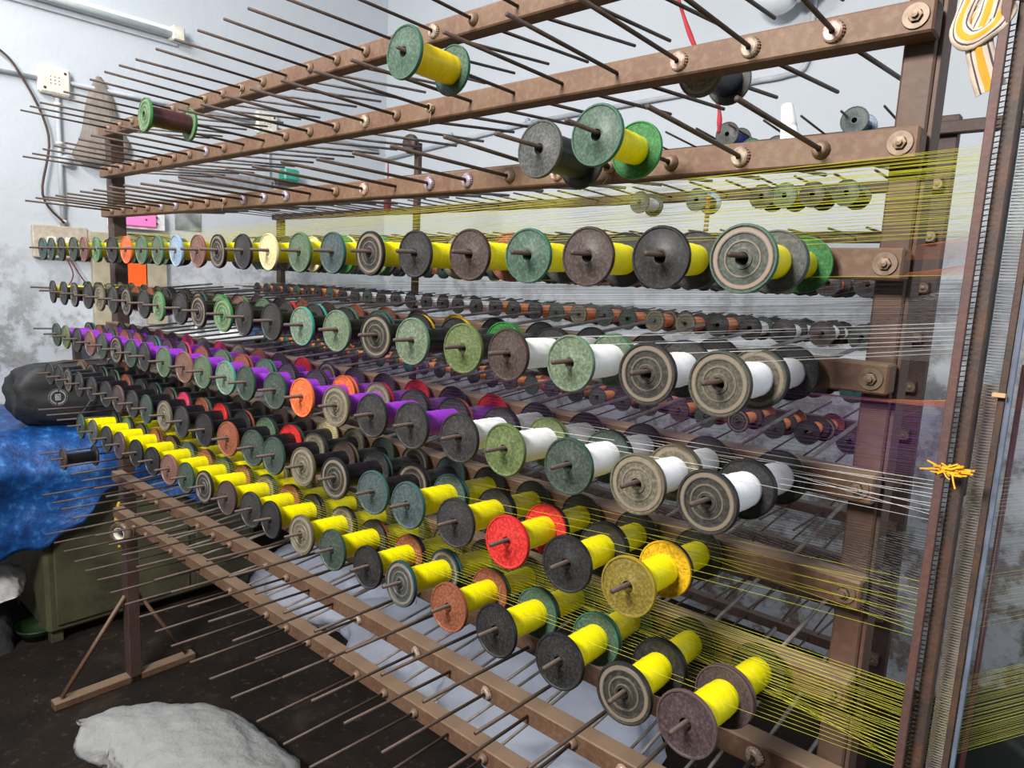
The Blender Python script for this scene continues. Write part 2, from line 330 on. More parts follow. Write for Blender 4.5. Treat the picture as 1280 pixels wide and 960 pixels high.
for i in range(11):
    z = zrow(i); sg = lsag.get(i, 0)
    bmm = bmesh.new(); L2 = (3.058+0.055)/2
    box(bmm, (-L2, -0.0225, -0.0225), (L2, 0.0225, 0.0225), BEV)
    if sg:
        for v in bmm.verts: v.co.z -= sg*(0.5-v.co.x/(2*L2))
    bmo = link('beam', mesh_from(bmm, 'beam', BEAM), front, (-0.055+L2, 0.0225, z)); beams[i] = bmo
    link('bolt', BOLT, bmo, (3.035-bmo.location.x, -0.0225, 0))
    for k in range(24):
        dzb = -sg*(1-holex(k)/3.05)
        if i in ROWX and k < len(ROWX[i]) and ROWX[i][k]:
            dx = ROWX[i][k]-holex(k); t = 1-holex(k)/2.93
            dz = ROWZ[i][0]*(1-t)+ROWZ[i][1]*t+0.004
            ang = math.atan2(dx, 0.27); tilt = dz/0.27
        else:
            ang = jit.uniform(-0.03, 0.03); tilt = (0.027 if i < 8 else 0.02)+jit.uniform(-0.012, 0.012)
        if (i, k) == (6, 0): continue
        loc = Vector((holex(k), 0, z+dzb)); RODP[(i, k)] = (loc, ang, tilt)
        o = link('rod', ROD_F, bmo, loc-bmo.location, (-tilt, 0, ang))
        cm = capset.get((i, k), 0)
        if cm: link('bottle_cap', cm, bmo, loc-bmo.location, (0.1, 0, -0.1))
        elif i < 3 or i > 7:
            q = jit.random()
            if q < 0.10: link('twine_knot', KNOT, bmo, loc-bmo.location, (0, jit.random()*0.4, 0))
            elif q < 0.75 or cm is None: link('collar', COLLAR, bmo, loc-bmo.location)
# rods on the far side of the near frame, tilted up outwards
BACKP = {}
bmb = bmesh.new()
for i in range(11):
    for k in range(24):
        a = jit.uniform(-0.03, 0.03); tl = 0.085+jit.uniform(-0.02, 0.02); L = 0.37+jit.uniform(-0.015, 0.015)
        p0 = Vector((holex(k), 0.045, zrow(i)-lsag.get(i, 0)*(1-holex(k)/3.05))); dr = Vector((a, 1, tl)).normalized(); BACKP[(i, k)] = (p0, dr)
        if i == 1 and k == 2: pass
        if i in (0, 1, 5, 6) and k < 9:
            bq = bmesh.new(); tube(bq, [(0, 0, 0), dr*L], 0.0041, 6)
            link('rod', mesh_from(bq, 'rod', ROD2 if i > 2 else RODM, True), beams[i], p0-beams[i].location)
        else: tube(bmb, [p0, p0+dr*L], 0.0041, 5)
o = link('rods', mesh_from(bmb, 'rods', ROD2, True), front); o['kind'] = 'stuff'

# rear creel
ZR = lambda i: TOP-0.33-0.17*(i-2) if i else TOP+0.02
RX0, RY = 2.677, 1.58
rear = thing('creel_frame', 'far creel rack behind the first, dark thin posts, in front of back wall', 'creel rack', (0, 0, 0))
bx('post', (2.765, RY+0.036, 0), (2.820, RY+0.085, 2.62), BEAM2, rear, BEV)
bx('post', (0.095, RY+0.036, 0), (0.130, RY+0.07, 2.78), BEAM2, rear, BEV)
bx('post', (-1.44, RY+0.036, 0), (-1.385, RY+0.08, 2.42), BEAM2, rear, BEV)
bmb = bmesh.new()
ROD_B = rod_mesh(0.03, -0.305, 0.0040, 'rod', 5)
for i in range(0, 12):
    z = ZR(i)
    if i in (0,):
        bmo = bx('beam', (0.0, RY, z-0.02), (3.7, RY+0.036, z+0.02), BEAM2, rear, BEV)
        for k in range(8): link('rod', ROD_B, bmo, Vector((RX0-PX*k, RY, z))-bmo.location, (-0.05, 0, 0))
        continue
    bmo = bx('beam', (-1.44, RY, z-0.02), (2.80, RY+0.036, z+0.02), BEAM2, rear, BEV)
    link('bolt', BOLT, bmo, (2.785-bmo.location.x, -0.018, 0), (0, 0, 0))
    for k in range(34):
        tl = 0.02+jit.uniform(-0.015, 0.015); a = jit.uniform(-0.03, 0.03); x = RX0-PX*k
        if k < 27: link('rod', ROD_B, bmo, Vector((x, RY, z))-bmo.location, (-tl, 0, a))
        else: tube(bmb, [(x, RY, z), (x-a*0.3, RY-0.305, z+tl*0.3)], 0.0038, 4)
        tube(bmb, [(x, RY+0.03, z), (x+a*0.3, RY+0.36, z+0.03)], 0.0038, 4)
o = link('rods', mesh_from(bmb, 'rods', RODM, True), rear); o['kind'] = 'stuff'

# ------------------------------------------------------------ spools
def flange_mesh(style, R=0.0435, seg=32, hole=0.0085):
    bm = bmesh.new(); h = hole
    if style == 'plain': prof = [(h, 0.0), (h, -0.0048), (0.013, -0.0052), (0.016, -0.0038), (R*0.90, -0.0036), (R*0.93, -0.0052), (R*0.975, -0.0052), (R, -0.0034), (R, 0.0010), (R*0.98, 0.0022), (R*0.95, 0.0022), (R*0.93, 0.0002)]
    else: prof = [(h, 0.0), (h, -0.0062), (0.0125, -0.0062), (0.0135, -0.0042), (R*0.47, -0.0040), (R*0.49, -0.0050), (R*0.54, -0.0050), (R*0.56, -0.0040), (R*0.70, -0.0040), (R*0.72, -0.0052), (R*0.87, -0.0050), (R*0.90, -0.0038), (R*0.93, -0.0056), (R*0.98, -0.0056), (R, -0.0036), (R, 0.0010), (R*0.98, 0.0022), (R*0.95, 0.0022), (R*0.93, 0.0002)]
    lathe_y(bm, [(0.0125, 0.0), (0.0125, 0.054), (h, 0.054)] + prof[1:-1] + [prof[-1]], seg, True)
    return mesh_from(bm, 'flange', None, True, 0.6)
_fm = {}
def FL(col, seg=32):
    key = (col, seg)
    if key not in _fm:
        me = flange_mesh('ring' if FC[col][2] else 'plain', 0.0435, seg); me.materials.append(FM[col]); _fm[key] = me
    return _fm[key]
_ym = {}
def YN(col, r, L, seg=28):
    key = (col, r, L, seg)
    if key not in _ym:
        bm = bmesh.new(); h = 0.0130; n = 14; prof = [(h, 0.0055)]
        for j in range(n+1):
            t = j/n; prof.append((r*(1-0.05*(2*t-1)**4)+0.0004*math.sin(j*2.4), 0.005+(L-0.010)*t))
        prof.append((h, L-0.0055)); lathe_y(bm, prof, seg, True)
        _ym[key] = mesh_from(bm, 'yarn', YM[col], True, 0.7)
    return _ym[key]
SL = 0.121
def spool(front_c, back_c, yarn, loc, rot, label, group, ry=0.0245, L=SL, sc=1.0, seg=32):
    """origin at the middle of the outer flange face, axis along +Y"""
    t = thing('thread_spool', label, 'thread spool', loc, rot, group); t.scale = (sc, 1, sc)
    a = link('flange', FL(front_c, seg), t, (0, 0.0055, 0)); a.rotation_euler = (0, jit.random()*6, 0)
    if back_c != front_c: a['label'] = FC[front_c][3]+' outer flange'
    b = link('flange', FL(back_c, seg), t, (0, L-0.0055, 0), (0, 0, PI))
    if back_c != front_c: b['label'] = FC[back_c][3]+' inner flange'
    link('yarn', YN(yarn, ry, L, max(16, seg-8)), t)
    return t
ORD = ['first','second','third','fourth','fifth','sixth','seventh','eighth','ninth','tenth','eleventh','twelfth','thirteenth','fourteenth','fifteenth','sixteenth','seventeenth','eighteenth','nineteenth','twentieth','twenty-first','twenty-second','twenty-third','twenty-fourth','twenty-fifth','twenty-sixth','twenty-seventh','twenty-eighth','twenty-ninth','thirtieth','thirty-first','thirty-second','thirty-third']
RN = {3: 'top spool row', 4: 'second spool row', 5: 'third spool row', 6: 'fourth spool row', 7: 'lowest spool row'}
COLS = {
3: 'rustring black brown mint brown dark ring teal green cream dark ring pink blue green green orange dark bgreen pink dgreen dark dgreen teal'.split(),
4: 'tanring ring pgreen brown olive pgreen ring pgreen aqua dark dark bgreen ring dark bgreen dark ring dark tan dark ring dark dark'.split(),
5: 'ring tan dgreen olive dark dark dark tan orange dgreen dgreen aqua green pink green dark dgreen ring dgreen pink dark olive dgreen'.split(),
6: '- gold black red dark teal teal ring tan dgreen dgreen rust black dark tan dgreen dark mauve dark dark dark ring dark dark'.split(),
7: 'mauve ring black black rust bluering black dgreen tan black dark brown ring dgreen pink black black mauve dark grey dgreen'.split()}
YARN = {3: lambda k: 'yellow', 4: lambda k: 'white' if k < 4 else ('yellow' if k == 22 else 'black'), 5: lambda k: 'white' if k < 5 else 'purple',
        6: lambda k: 'yellow' if k < 6 else 'black', 7: lambda k: 'yellow'}
# (row, k): (inner flange of outer spool, outer flange of inner spool, inner flange of inner spool)
INN = {(3,0):('grey','teal','clear'),(3,1):('dark','dark','dark'),(3,7):('bgreen','bgreen','dark'),(3,9):('cream','dark','dark'),(3,8):('clear','cream','dark'),
 (4,0):('tanring','black','black'),(4,1):('dark','black','black'),(4,2):('green','green','black'),(4,3):('black','black','black'),(4,4):('clear','clear','black'),(4,5):('black','yellow','black'),(4,6):('black','yellow','yellow'),
 (4,7):('dgreen','teal','brown'),(4,8):('black','mint','rust'),(4,9):('dark','aqua','rust'),(4,10):('dark','red','brown'),(4,11):('green','black','rust'),(4,12):('pink','bgreen','black'),(4,13):('bgreen','bgreen','brown'),
 (5,0):('black','black','black'),(5,1):('tan','tan','black'),(5,2):('dgreen','black','black'),(5,3):('olive','olive','black'),(5,4):('black','black','black'),(5,5):('black','rust','red'),(5,6):('dark','dark','black'),
 (5,7):('tan','red','red'),(5,8):('orange','orange','dark'),(5,9):('dark','dark','dark'),(5,11):('mint','mint','red'),(5,12):('rust','rust','black'),(5,13):('green','green','rust'),(5,15):('dgreen','hotpink','hotpink'),(5,17):('dgreen','aqua','hotpink'),(5,19):('rust','teal','rust'),
 (6,1):('yellow','black','black'),(6,2):('black','black','black'),(6,3):('red','black','black'),(6,4):('black','black','black'),(6,5):('teal','teal','black'),(6,8):('brown','tan','dgreen'),(6,9):('tan','dark','tan'),(6,10):('red','dgreen','cream'),(6,15):('hotpink','black','black'),(6,13):('red','dark','black'),
 (7,0):('mauve','mauve','black'),(7,1):('black','black','black'),(7,2):('mint','mint','mint'),(7,3):('mint','dark','mint'),(7,4):('rust','dgreen','black'),(7,5):('bluering','teal','dark'),(7,8):('tan','black','dark'),(7,10):('rust','black','brown'),(7,14):('rust','dark','brown'),(7,17):('rust','rust','brown')}
THREADS = []     # (start point, colour)
POOL = ['dark', 'black', 'dark', 'black', 'ring', 'dgreen', 'brown', 'dgreen', 'teal', 'dark', 'black', 'rust', 'tan', 'green']
def rodpoint(i, k, d):   # point on the rod at distance d out from the beam
    p, a, t = RODP[(i, k)]; return p + Vector((math.sin(a), -math.cos(a)*math.cos(t), math.sin(t)))*d
def put(i, k, d, fc, bc, yc, label, group, ry, sc=1.0):
    p, a, t = RODP[(i, k)]; o = spool(fc, bc, yc, rodpoint(i, k, d)-Vector((0, 0, 0.0038)), (-t+jit.uniform(-.01, .01), 0, a), label, group, ry, sc=sc)
    return o
for i in (3, 4, 5, 6, 7):
    for k, xx in enumerate(ROWX[i]):
        if not xx: continue
        y = YARN[i](k); a = COLS[i][k]; inn = INN.get((i, k)) or (jit.choice(POOL), jit.choice(POOL), jit.choice(POOL))
        rr = {'white': 0.0262, 'yellow': 0.0245, 'purple': 0.0225, 'black': 0.0235}[y]+jit.uniform(-.0008, .0008)
        rr = round(rr*2500)/2500
        n = ORD[k]; grp = '%s thread spools on the %s' % (y, RN[i])
        sc = {3: 0.985, 4: 1.0, 5: 1.02, 6: 1.05, 7: 1.06}[i]*jit.uniform(0.985, 1.02)
        put(i, k, 0.264, a, inn[0], y, '%s flanged %s spool, outer end of %s rod from right, %s' % (FC[a][3], YW[y], n, RN[i]), grp, rr, sc)
        y2 = y
        put(i, k, 0.142, inn[1], inn[2], y2, '%s flanged %s spool, inner end of %s rod from right, %s' % (FC[inn[1]][3], YW[y2], n, RN[i]), grp, rr-0.0016, sc*0.985)
        for d in (0.20, 0.08): THREADS.append((rodpoint(i, k, d)+Vector((0, -rr*0.5, rr*0.86)), y, i, k))
grp = 'spools left on the top three beams'
put(1, 13, 0.335, 'bgreen', 'bgreen', 'maroon', 'dark maroon spool with green flanges hanging high at the far left', grp, 0.026)
put(1, 5, 0.292, 'mint', 'mint', 'amber', 'amber yellow spool with green flanges high up among bare rods', grp, 0.026, 1.04)
put(2, 2, 0.232, 'mint', 'clear', 'yellow', 'yellow spool with sea green flanges on the beam above the filled rows', grp, 0.0225, 1.04)
put(2, 3, 0.205, 'grey', 'dark', 'navy', 'navy spool with a grey flange beside the green-flanged yellow one', grp, 0.029, 1.06)
put(8, 22, 0.262, 'brown', 'dark', 'black', 'lone black spool with brown flange below the rows over the blue tarpaulin', grp, 0.0225)
p0, dr = BACKP[(1, 2)]
o = spool('tan', 'grey', 'navy', p0+dr*0.03, (math.asin(dr.z), 0, -math.atan2(dr.x, dr.y)), 'black spool with grey flanges hung behind the high beam, upper right', grp, 0.029, sc=1.0)
# spools of the rear creel
def rspool(i, k, d, fc, bc, yc, lab, group, ry=0.023):
    z = ZR(i)+0.02*d-0.006; return spool(fc, bc, yc, (RX0-PX*k+jit.uniform(-.008, .008), RY-d, z+jit.uniform(-.003, .003)), (jit.uniform(-.03, .03), 0, jit.uniform(-.04, .04)), lab, group, ry, seg=20)
R4 = ['dgreen','mauve','black','black','dark','tan','tan','dgreen','dgreen','tan','dgreen','black','dark','dark','dark','dark','black','dark','black','dark','black','dgreen','dark','black','teal','dark','dark','brown','dark','green','dark']
R4Y = lambda k: 'black' if k == 0 else 'white' if k < 4 or 14 <= k < 24 else 'copper'
for k in range(27):
    y = R4Y(k); rspool(4, k, 0.27, R4[k], jit.choice(POOL[:6]), y, '%s flanged %s spool, %s from right on upper open row of rear rack' % (FC[R4[k]][3], YW[y], ORD[k]), 'spools on the upper open row of the rear creel', 0.027)
R6 = ['dark','black','dark','ring','dgreen','brown','dark','dark','dgreen','black','dark','dgreen','dark']
for k in range(13):
    for d, e in ((0.27, 'near'), (0.14, 'far')):
        rspool(6, k, d, R6[k] if d > .2 else jit.choice(POOL[:6]), jit.choice(['brown', 'dark', 'rust']), 'copper', '%s flanged copper spool, %s end of %s rod, lower open row of rear rack' % (FC[R6[k]][3], e, ORD[k]), 'copper spools on the lower open row of the rear creel', 0.022)
for k in range(14):
    c = jit.choice(['dark', 'black', 'brown', 'dark', 'dgreen', 'black']); y = 'copper' if k in (0, 1, 5, 9) else 'black'
    rspool(3, k, 0.27, c, jit.choice(POOL[:6]), y, '%s spool, %s from right, rear rack row just under the front yellow row' % (YW[y], ORD[k]), 'rear creel spools behind the top spool row')
g = 'spools on the uppermost beams of the rear creel'
for (i, k, fc, yc, lab) in ((1, 4.3, 'grey', 'blue', 'royal blue spool with grey flange above the upper right beam'), (1, 0.8, 'teal', 'navy', 'teal flanged navy spool standing above the upper right beam'),
        (1, 2.7, 'dgreen', 'black', 'green flanged black spool peeking over beam beside the white cone'), (1, 3.55, 'green', 'black', 'pale green flanged spool peeking over beam beside the blue one'),
        (2, 0.8, 'dgreen', 'black', 'dark green flanged spool behind the highest yellow threads, rightmost'), (2, 1.6, 'dark', 'maroon', 'maroon spool second from right behind the highest yellow threads'), (2, 2.4, 'green', 'yellow', 'green flanged yellow spool third from right behind the highest threads'),
        (2, 3.0, 'dark', 'maroon', 'dark spool fourth from right behind the highest yellow threads'), (2, 7.0, 'grey', 'white', 'lone grey flanged spool at mid frame behind highest threads'), (2, 5.0, 'teal', 'maroon', 'teal flanged maroon spool below the blue one, behind threads')):
    o = rspool(i, k, 0.25, fc, fc if fc != 'teal' else 'blue', yc, lab, g, 0.027)
    o.location.z = 2.345 if i == 2 else (2.57 if k in (4.3, .8) else 2.505)
# the rest of the rear creel's spools, too small and hidden to pick apart
bms = {}
def far_spool(x, y, z, fc, yc):
    for key, prof in ((('f', fc), [(0.006, 0), (0.0435, 0), (0.0435, 0.005), (0.006, 0.005)]), (('y', yc), [(0.022, 0.005), (0.022, 0.115)]), (('f', fc), [(0.006, 0.115), (0.0435, 0.115), (0.0435, 0.12), (0.006, 0.12)])):
        b_ = bms.setdefault(key, bmesh.new()); lathe_y(b_, prof, 12, False, (x, y, z))
for i in (3, 4, 5, 6):
    for k in range(0, 32):
        for d in (0.27, 0.14):
            if (i == 4 and k < 27 and d > .2) or (i == 6 and k < 13) or (i == 3 and k < 14 and d > .2): continue
            y = R4Y(k) if i == 4 else ('copper' if (i > 4 or jit.random() < .35) else 'black')
            far_spool(RX0-PX*k, RY-d, ZR(i)-0.003, jit.choice(['dark', 'black', 'dark', 'dgreen', 'brown', 'teal']), y)
ob = bmesh.new(); mats = []; 
for key, b_ in bms.items():
    me = bpy.data.meshes.new('t'); b_.to_mesh(me); b_.free(); n0 = len(ob.faces); ob.from_mesh(me); bpy.data.meshes.remove(me); ob.faces.ensure_lookup_table()
    for fq in ob.faces[n0:]: fq.material_index = len(mats)
    mats.append(FM[key[1]] if key[0] == 'f' else YM[key[1]])
me = mesh_from(ob, 'thread_spools', None, True)
for m_ in mats: me.materials.append(m_)
tag(link('thread_spools', me), 'crowd of small dark flanged spools deep on the rear creel rack', 'thread spools', None, 'stuff')

# ------------------------------------------------------------ running threads
def thread_mat(name, col, rough=0.4):
    m, nt, b = nodes_mat(name); b.inputs['Base Color'].default_value = (*col, 1); b.inputs['Roughness'].default_value = rough; return m
TM = {'yellow': thread_mat('yellow_filament', (0.62, 0.60, 0.05)), 'white': thread_mat('white_filament', (0.82, 0.80, 0.82)), 'purple': thread_mat('purple_filament', (0.20, 0.035, 0.30)),
      'black': thread_mat('black_filament', (0.012, 0.012, 0.016)), 'copper': thread_mat('copper_filament', (0.50, 0.16, 0.06)), 'grey': thread_mat('grey_filament', (0.30, 0.29, 0.30))}
tbm = {k: bmesh.new() for k in TM}
XR, YRD = 3.147, -0.030
band = {(3, 'yellow'): (2.205, 2.095), (4, 'white'): (1.985, 1.945), (4, 'black'): (2.04, 1.985), (4, 'yellow'): (2.046, 2.046), (5, 'purple'): (1.875, 1.775), (5, 'white'): (1.77, 1.715),
        (6, 'black'): (1.70, 1.63), (6, 'yellow'): (1.625, 1.545), (7, 'yellow'): (1.47, 1.345)}
cnt = {}
for t in THREADS: cnt[(t[2], t[1])] = cnt.get((t[2], t[1]), 0)+1
idx = {}
def run(a, zr, col, r=0.00042):
    p = Vector((XR, YRD, zr)); q = Vector((XR+1.25, YRD+1.65, 1.95+(zr-1.95)*0.42))
    tube(tbm[col], [a, p], r, 3, False); tube(tbm[col], [p, q], r*0.6, 3, False)
for a, col, i, k in THREADS:
    kk = (i, col); j = idx.get(kk, 0); idx[kk] = j+1; z0, z1 = band[kk]; n = max(1, cnt[kk]-1)
    t = j/n if i != 3 else 1-j/n
    if i in (6, 7): t = 1-j/n if False else 1-(j/n)
    if i in (4, 5): t = 1-(j/n)
    z = z0+(z1-z0)*t+jit.uniform(-.0012, .0012)
    run(a, z, col, {'white': 0.00042, 'yellow': 0.00030, 'purple': 0.00017, 'black': 0.00022}[col])
    if i == 3 and jit.random() < 0.4: run(a+Vector((0, .1, 0)), z+0.002, col, 0.0003)
for (i, col, n, z0, z1) in ((3, 'copper', 26, 2.10, 2.065), (4, 'copper', 22, 2.065, 2.045), (4, 'grey', 34, 2.04, 1.955), (5, 'grey', 14, 1.96, 1.93), (6, 'copper', 26, 1.885, 1.87), (6, 'purple', 6, 1.87, 1.79), (8, 'grey', 26, 1.70, 1.60), (9, 'grey', 22, 1.64, 1.55)):
    for k in range(n):
        x = RX0-PX*k*28/n; a = Vector((x, RY-0.2, ZR(min(i, 8))+0.02)); run(a, z0+(z1-z0)*(k+.5)/n, col, 0.00014 if col == 'copper' else 0.0002)
names = {'yellow': 'taut bright yellow threads running from spools to the upright comb', 'white': 'taut white threads running from white spools to the upright comb', 'purple': 'taut purple threads crossing the right posts to the upright comb',
         'black': 'taut black threads running from black spools to the upright comb', 'copper': 'taut copper threads running from the rear creel to the comb', 'grey': 'taut pale grey threads running level from the rear creel to the comb'}
for c_, b_ in tbm.items():
    me = mesh_from(b_, 'warp_threads', TM[c_], False); tag(link('warp_threads', me), names[c_], 'threads', 'warp threads', 'stuff')

# ------------------------------------------------------------ reed and comb stand at right
rs = thing('reed_stand', 'upright iron stand with comb and wire reed at the right edge', 'reed stand', (3.16, -0.02, 0))
def rb(name, a, b, mat, bev=0.0008):
    return bx(name, Vector(a)-Vector((3.16, -0.02, 0)), Vector(b)-Vector((3.16, -0.02, 0)), mat, rs, bev)
DK = rusty('black_greasy_iron', (0.035, 0.024, 0.02), (0.10, 0.075, 0.06), 0.4, (0.08, 0.035, 0.02), 20)
TEAL = rusty('worn_teal_iron', (0.17, 0.22, 0.24), (0.30, 0.31, 0.31), 0.3, (0.12, 0.08, 0.06), 14)
PUR = rusty('plum_oxide_paint', (0.07, 0.036, 0.032), (0.13, 0.085, 0.078), 0.4, (0.10, 0.04, 0.03), 16)
rb('guide_bar', (3.1395, -0.056, 0), (3.1500, -0.044, 2.75), PUR)
rb('guide_bar', (3.1360, -0.030, 0), (3.1385, -0.020, 2.75), DK)
rb('upright', (3.1530, -0.030, 0), (3.1690, -0.005, 2.75), DK, 0.002)
rb('upright', (3.1600, -0.004, 1.75), (3.1700, 0.006, 2.75), TEAL, 0.001)
for k in range(150):
    z = 1.33+k*0.0068
    if k == 0: CT = mesh_from((lambda b_: (tube(b_, [(-0.004, 0, -0.001), (0.006, 0, 0.001)], 0.0009, 4), b_)[1])(bmesh.new()), 'comb_tooth', DK, False)
    link('comb_tooth', CT, rs, (3.1490-3.16, -0.020, z))
FELT = plain('pinkish_backing_board', (0.46, 0.35, 0.28), 0.8, 0, 0.12, 8)
rb('backing_board', (3.166, 0.040, 1.20), (3.186, 0.044, 1.90), FELT)
bmr = bmesh.new()
for k in range(330):
    z = 1.30+k*0.0040; tube(bmr, [(-0.012, 0, z), (0.012, 0.003, z)], 0.00075, 3, False)
o = link('reed_wires', mesh_from(bmr, 'reed_wires', plain('reed_wire_steel', (0.42, 0.42, 0.42), 0.35, 0.6)), rs, (3.183-3.16, 0.022, 0)); o['kind'] = 'stuff'
rb('reed_edge', (3.1890, -0.002, 1.0), (3.1970, 0.010, 2.75), DK)
rb('reed_edge', (3.1985, 0.000, 1.0), (3.2040, 0.010, 2.75), plain('blue_grey_painted_iron', (0.10, 0.12, 0.17), 0.5))
rb('bolt_plate', (3.183, -0.012, 1.890), (3.198, -0.006, 1.896), plain('brass_fitting', (0.5, 0.3, 0.16), 0.4))
rb('foot', (3.10, -0.25, 0), (3.25, 0.25, 0.04), BEAM, 0.003)
rb('top_bar', (3.07, 0.012, 2.415), (3.60, 0.045, 2.455), BEAM2, 0.002)
# yellow thread tuft tied to the stand
bmt = bmesh.new(); q = random.Random(4)
for j in range(46):
    a = q.uniform(-1, 1); pts = [Vector((0, 0, 0))+Vector((q.uniform(-.012, .012), q.uniform(-.004, .004), q.uniform(-.003, .003)))]
    d = Vector((a*0.024, q.uniform(-.006, .004), q.uniform(-.004, .009)))
    pts += [pts[0]+d*0.5+Vector((0, 0, q.uniform(-.003, .003))), pts[0]+d]
    tube(bmt, pts, 0.0013, 4)
tube(bmt, [(0.004, -.004, 0), (0.007, -.005, -.012), (0.010, -.005, -.021)], 0.0013, 4)
tube(bmt, [(-0.006, -.004, 0), (-0.001, -.005, -.008), (0.003, -.005, -.010)], 0.0010, 4)
tag(link('thread_tuft', mesh_from(bmt, 'thread_tuft', plain('golden_thread', (0.72, 0.36, 0.004), 0.6)), None, (3.155, -0.060, 1.793)), 'tuft of golden yellow thread tied round the upright guide bar', 'thread tuft')
bx_ = tb('pole', [(3.175, 0.5, 0.0), (3.175, 0.5, 1.90)], 0.0050, plain('dark_red_pole_paint', (0.05, 0.014, 0.014), 0.5)); bx_.name = 'iron_pole'; tag(bx_, 'slim dark red iron pole standing right of the wire reed', 'pole')

# striped cloth knotted on the top bar
def cloth_mat():
    m, nt, b = nodes_mat('striped_cotton'); uv = N(nt, 'ShaderNodeUVMap'); sx = N(nt, 'ShaderNodeSeparateXYZ'); nt.links.new(uv.outputs[0], sx.inputs[0])
    cw, cy, cn = (0.50, 0.41, 0.33), (0.50, 0.25, 0.02), (0.07, 0.045, 0.07)
    r = ramp(nt, [(0.0, cw), (0.12, cn), (0.19, cw), (0.34, cy), (0.62, cw), (0.74, cn), (0.81, cw)]); r.color_ramp.interpolation = 'CONSTANT'
    nt.links.new(sx.outputs[0], r.inputs[0]); nt.links.new(r.outputs[0], b.inputs['Base Color']); b.inputs['Roughness'].default_value = 0.9
    n = noise_n(nt, 300, 3); bump(nt, b, n.outputs['Fac'], 0.4, 0.0006); return m
def ribbon(bm, pts, widths, nrm, uvl, th=0.003):
    # closed flattened band: front and back faces with thickness
    n = 9; rows = []
    for i, p in enumerate(pts):
        p = Vector(p); t = (Vector(pts[min(i+1, len(pts)-1)])-Vector(pts[max(i-1, 0)])).normalized(); s = t.cross(Vector(nrm)).normalized(); up = s.cross(t)
        rf = []; rk = []
        for j in range(n):
            u = j/(n-1); off = s*(u-.5)*widths[i]; bl = up*(math.cos((u-.5)*PI)*widths[i]*0.22+0.0012*math.sin(u*14+i))
            rf.append((bm.verts.new(p+off+bl), u)); rk.append((bm.verts.new(p+off+bl-up*th), u))
        rows.append((rf, rk))
    def face(q):
        fc = bm.faces.new([a[0] for a in q])
        for l, a in zip(fc.loops, q): l[uvl].uv = (a[1], 0)
    for (A, A2), (B, B2) in zip(rows, rows[1:]):
        for j in range(n-1): face((A[j], A[j+1], B[j+1], B[j])); face((A2[j+1], A2[j], B2[j], B2[j+1]))
        face((A[0], B[0], B2[0], A2[0])); face((A[-1], A2[-1], B2[-1], B[-1]))
bm = bmesh.new(); uvl = bm.loops.layers.uv.new('UVMap')
F_ = (-0.15, -1, 0.0)
def smoothp(pts, n=6):
    out = []; P_ = [Vector(p) for p in pts]
    for i in range(len(P_)-1):
        a, b_, c_, d_ = P_[max(i-1, 0)], P_[i], P_[i+1], P_[min(i+2, len(P_)-1)]
        for j in range(n):
            t = j/n; out.append(0.5*((2*b_)+(c_-a)*t+(2*a-5*b_+4*c_-d_)*t*t+(3*b_-a-3*c_+d_)*t*t*t))
    out.append(P_[-1]); return out
pA = smoothp([(3.122, -0.025, 2.43), (3.104, -0.03, 2.395), (3.096, -0.04, 2.352), (3.112, -0.055, 2.330), (3.136, -0.055, 2.342), (3.138, -0.04, 2.365), (3.115, -0.032, 2.368), (3.108, -0.03, 2.345)])
ribbon(bm, pA, [0.024+0.004*math.sin(i*.5) for i in range(len(pA))], F_, uvl)
pB = smoothp([(3.135, -0.02, 2.44), (3.128, -0.03, 2.40), (3.126, -0.048, 2.362), (3.120, -0.05, 2.33), (3.127, -0.045, 2.30), (3.138, -0.04, 2.270)])
ribbon(bm, pB, [0.022+0.012*i/len(pB) for i in range(len(pB))], F_, uvl)
tag(link('knotted_cloth', mesh_from(bm, 'knotted_cloth', cloth_mat(), True)), 'cream cloth with yellow and dark stripes knotted at the top right', 'cloth')
bm = bmesh.new()
tube(bm, smoothp([(3.13, -0.01, 2.405), (3.16, -0.012, 2.425), (3.20, -0.01, 2.40), (3.25, 0.0, 2.41)]), [0.016+0.004*math.sin(i) for i in range(19)], 10)
tag(link('red_cloth', mesh_from(bm, 'red_cloth', plain('crimson_cotton', (0.50, 0.02, 0.06), 0.9), True)), 'crimson and cream rag wound on the bar behind the striped cloth', 'cloth')
bm = bmesh.new(); tube(bm, smoothp([(3.132, -0.03, 2.372), (3.15, -0.032, 2.385), (3.18, -0.03, 2.372)]), 0.011, 8)
tag(link('cream_rag', mesh_from(bm, 'cream_rag', plain('cream_cotton', (0.62, 0.47, 0.25), 0.9), True)), 'dull cream rag folded beneath the crimson one at top right', 'cloth')

# ------------------------------------------------------------ wall fittings
XW = -1.75
GREYP = plain('grey_conduit', (0.40, 0.42, 0.45), 0.6, 0, 0.15, 8)
CREAM = plain('aged_cream_plastic', (0.68, 0.64, 0.54), 0.55, 0, 0.15, 30)
cd = thing('conduit', 'grey electrical conduit along the left wall and down to the switchboard', 'pipe', (XW, 0.3, 2.2))
def cp(pts, r=0.012, nm='pipe', mat=GREYP): return tb(nm, [Vector(p)-Vector((XW, 0.3, 2.2)) for p in pts], r, mat, cd, 10)
cp([(XW+.02, -1.6, 3.04), (XW+.02, 0.23, 3.08)]); cp([(XW+.02, 0.40, 3.09), (XW+.02, 1.62, 3.10)]); cp([(XW+.02, 1.78, 3.10), (XW+.02, 2.75, 3.09)])
cp([(XW+.02, 0.33, 3.0), (XW+.02, 0.33, 2.20)], 0.014)
for z in (2.95, 2.72, 2.35, 2.25): cp([(XW+.02, 0.33, z-.008), (XW+.02, 0.33, z+.008)], 0.021, 'clip', CREAM)
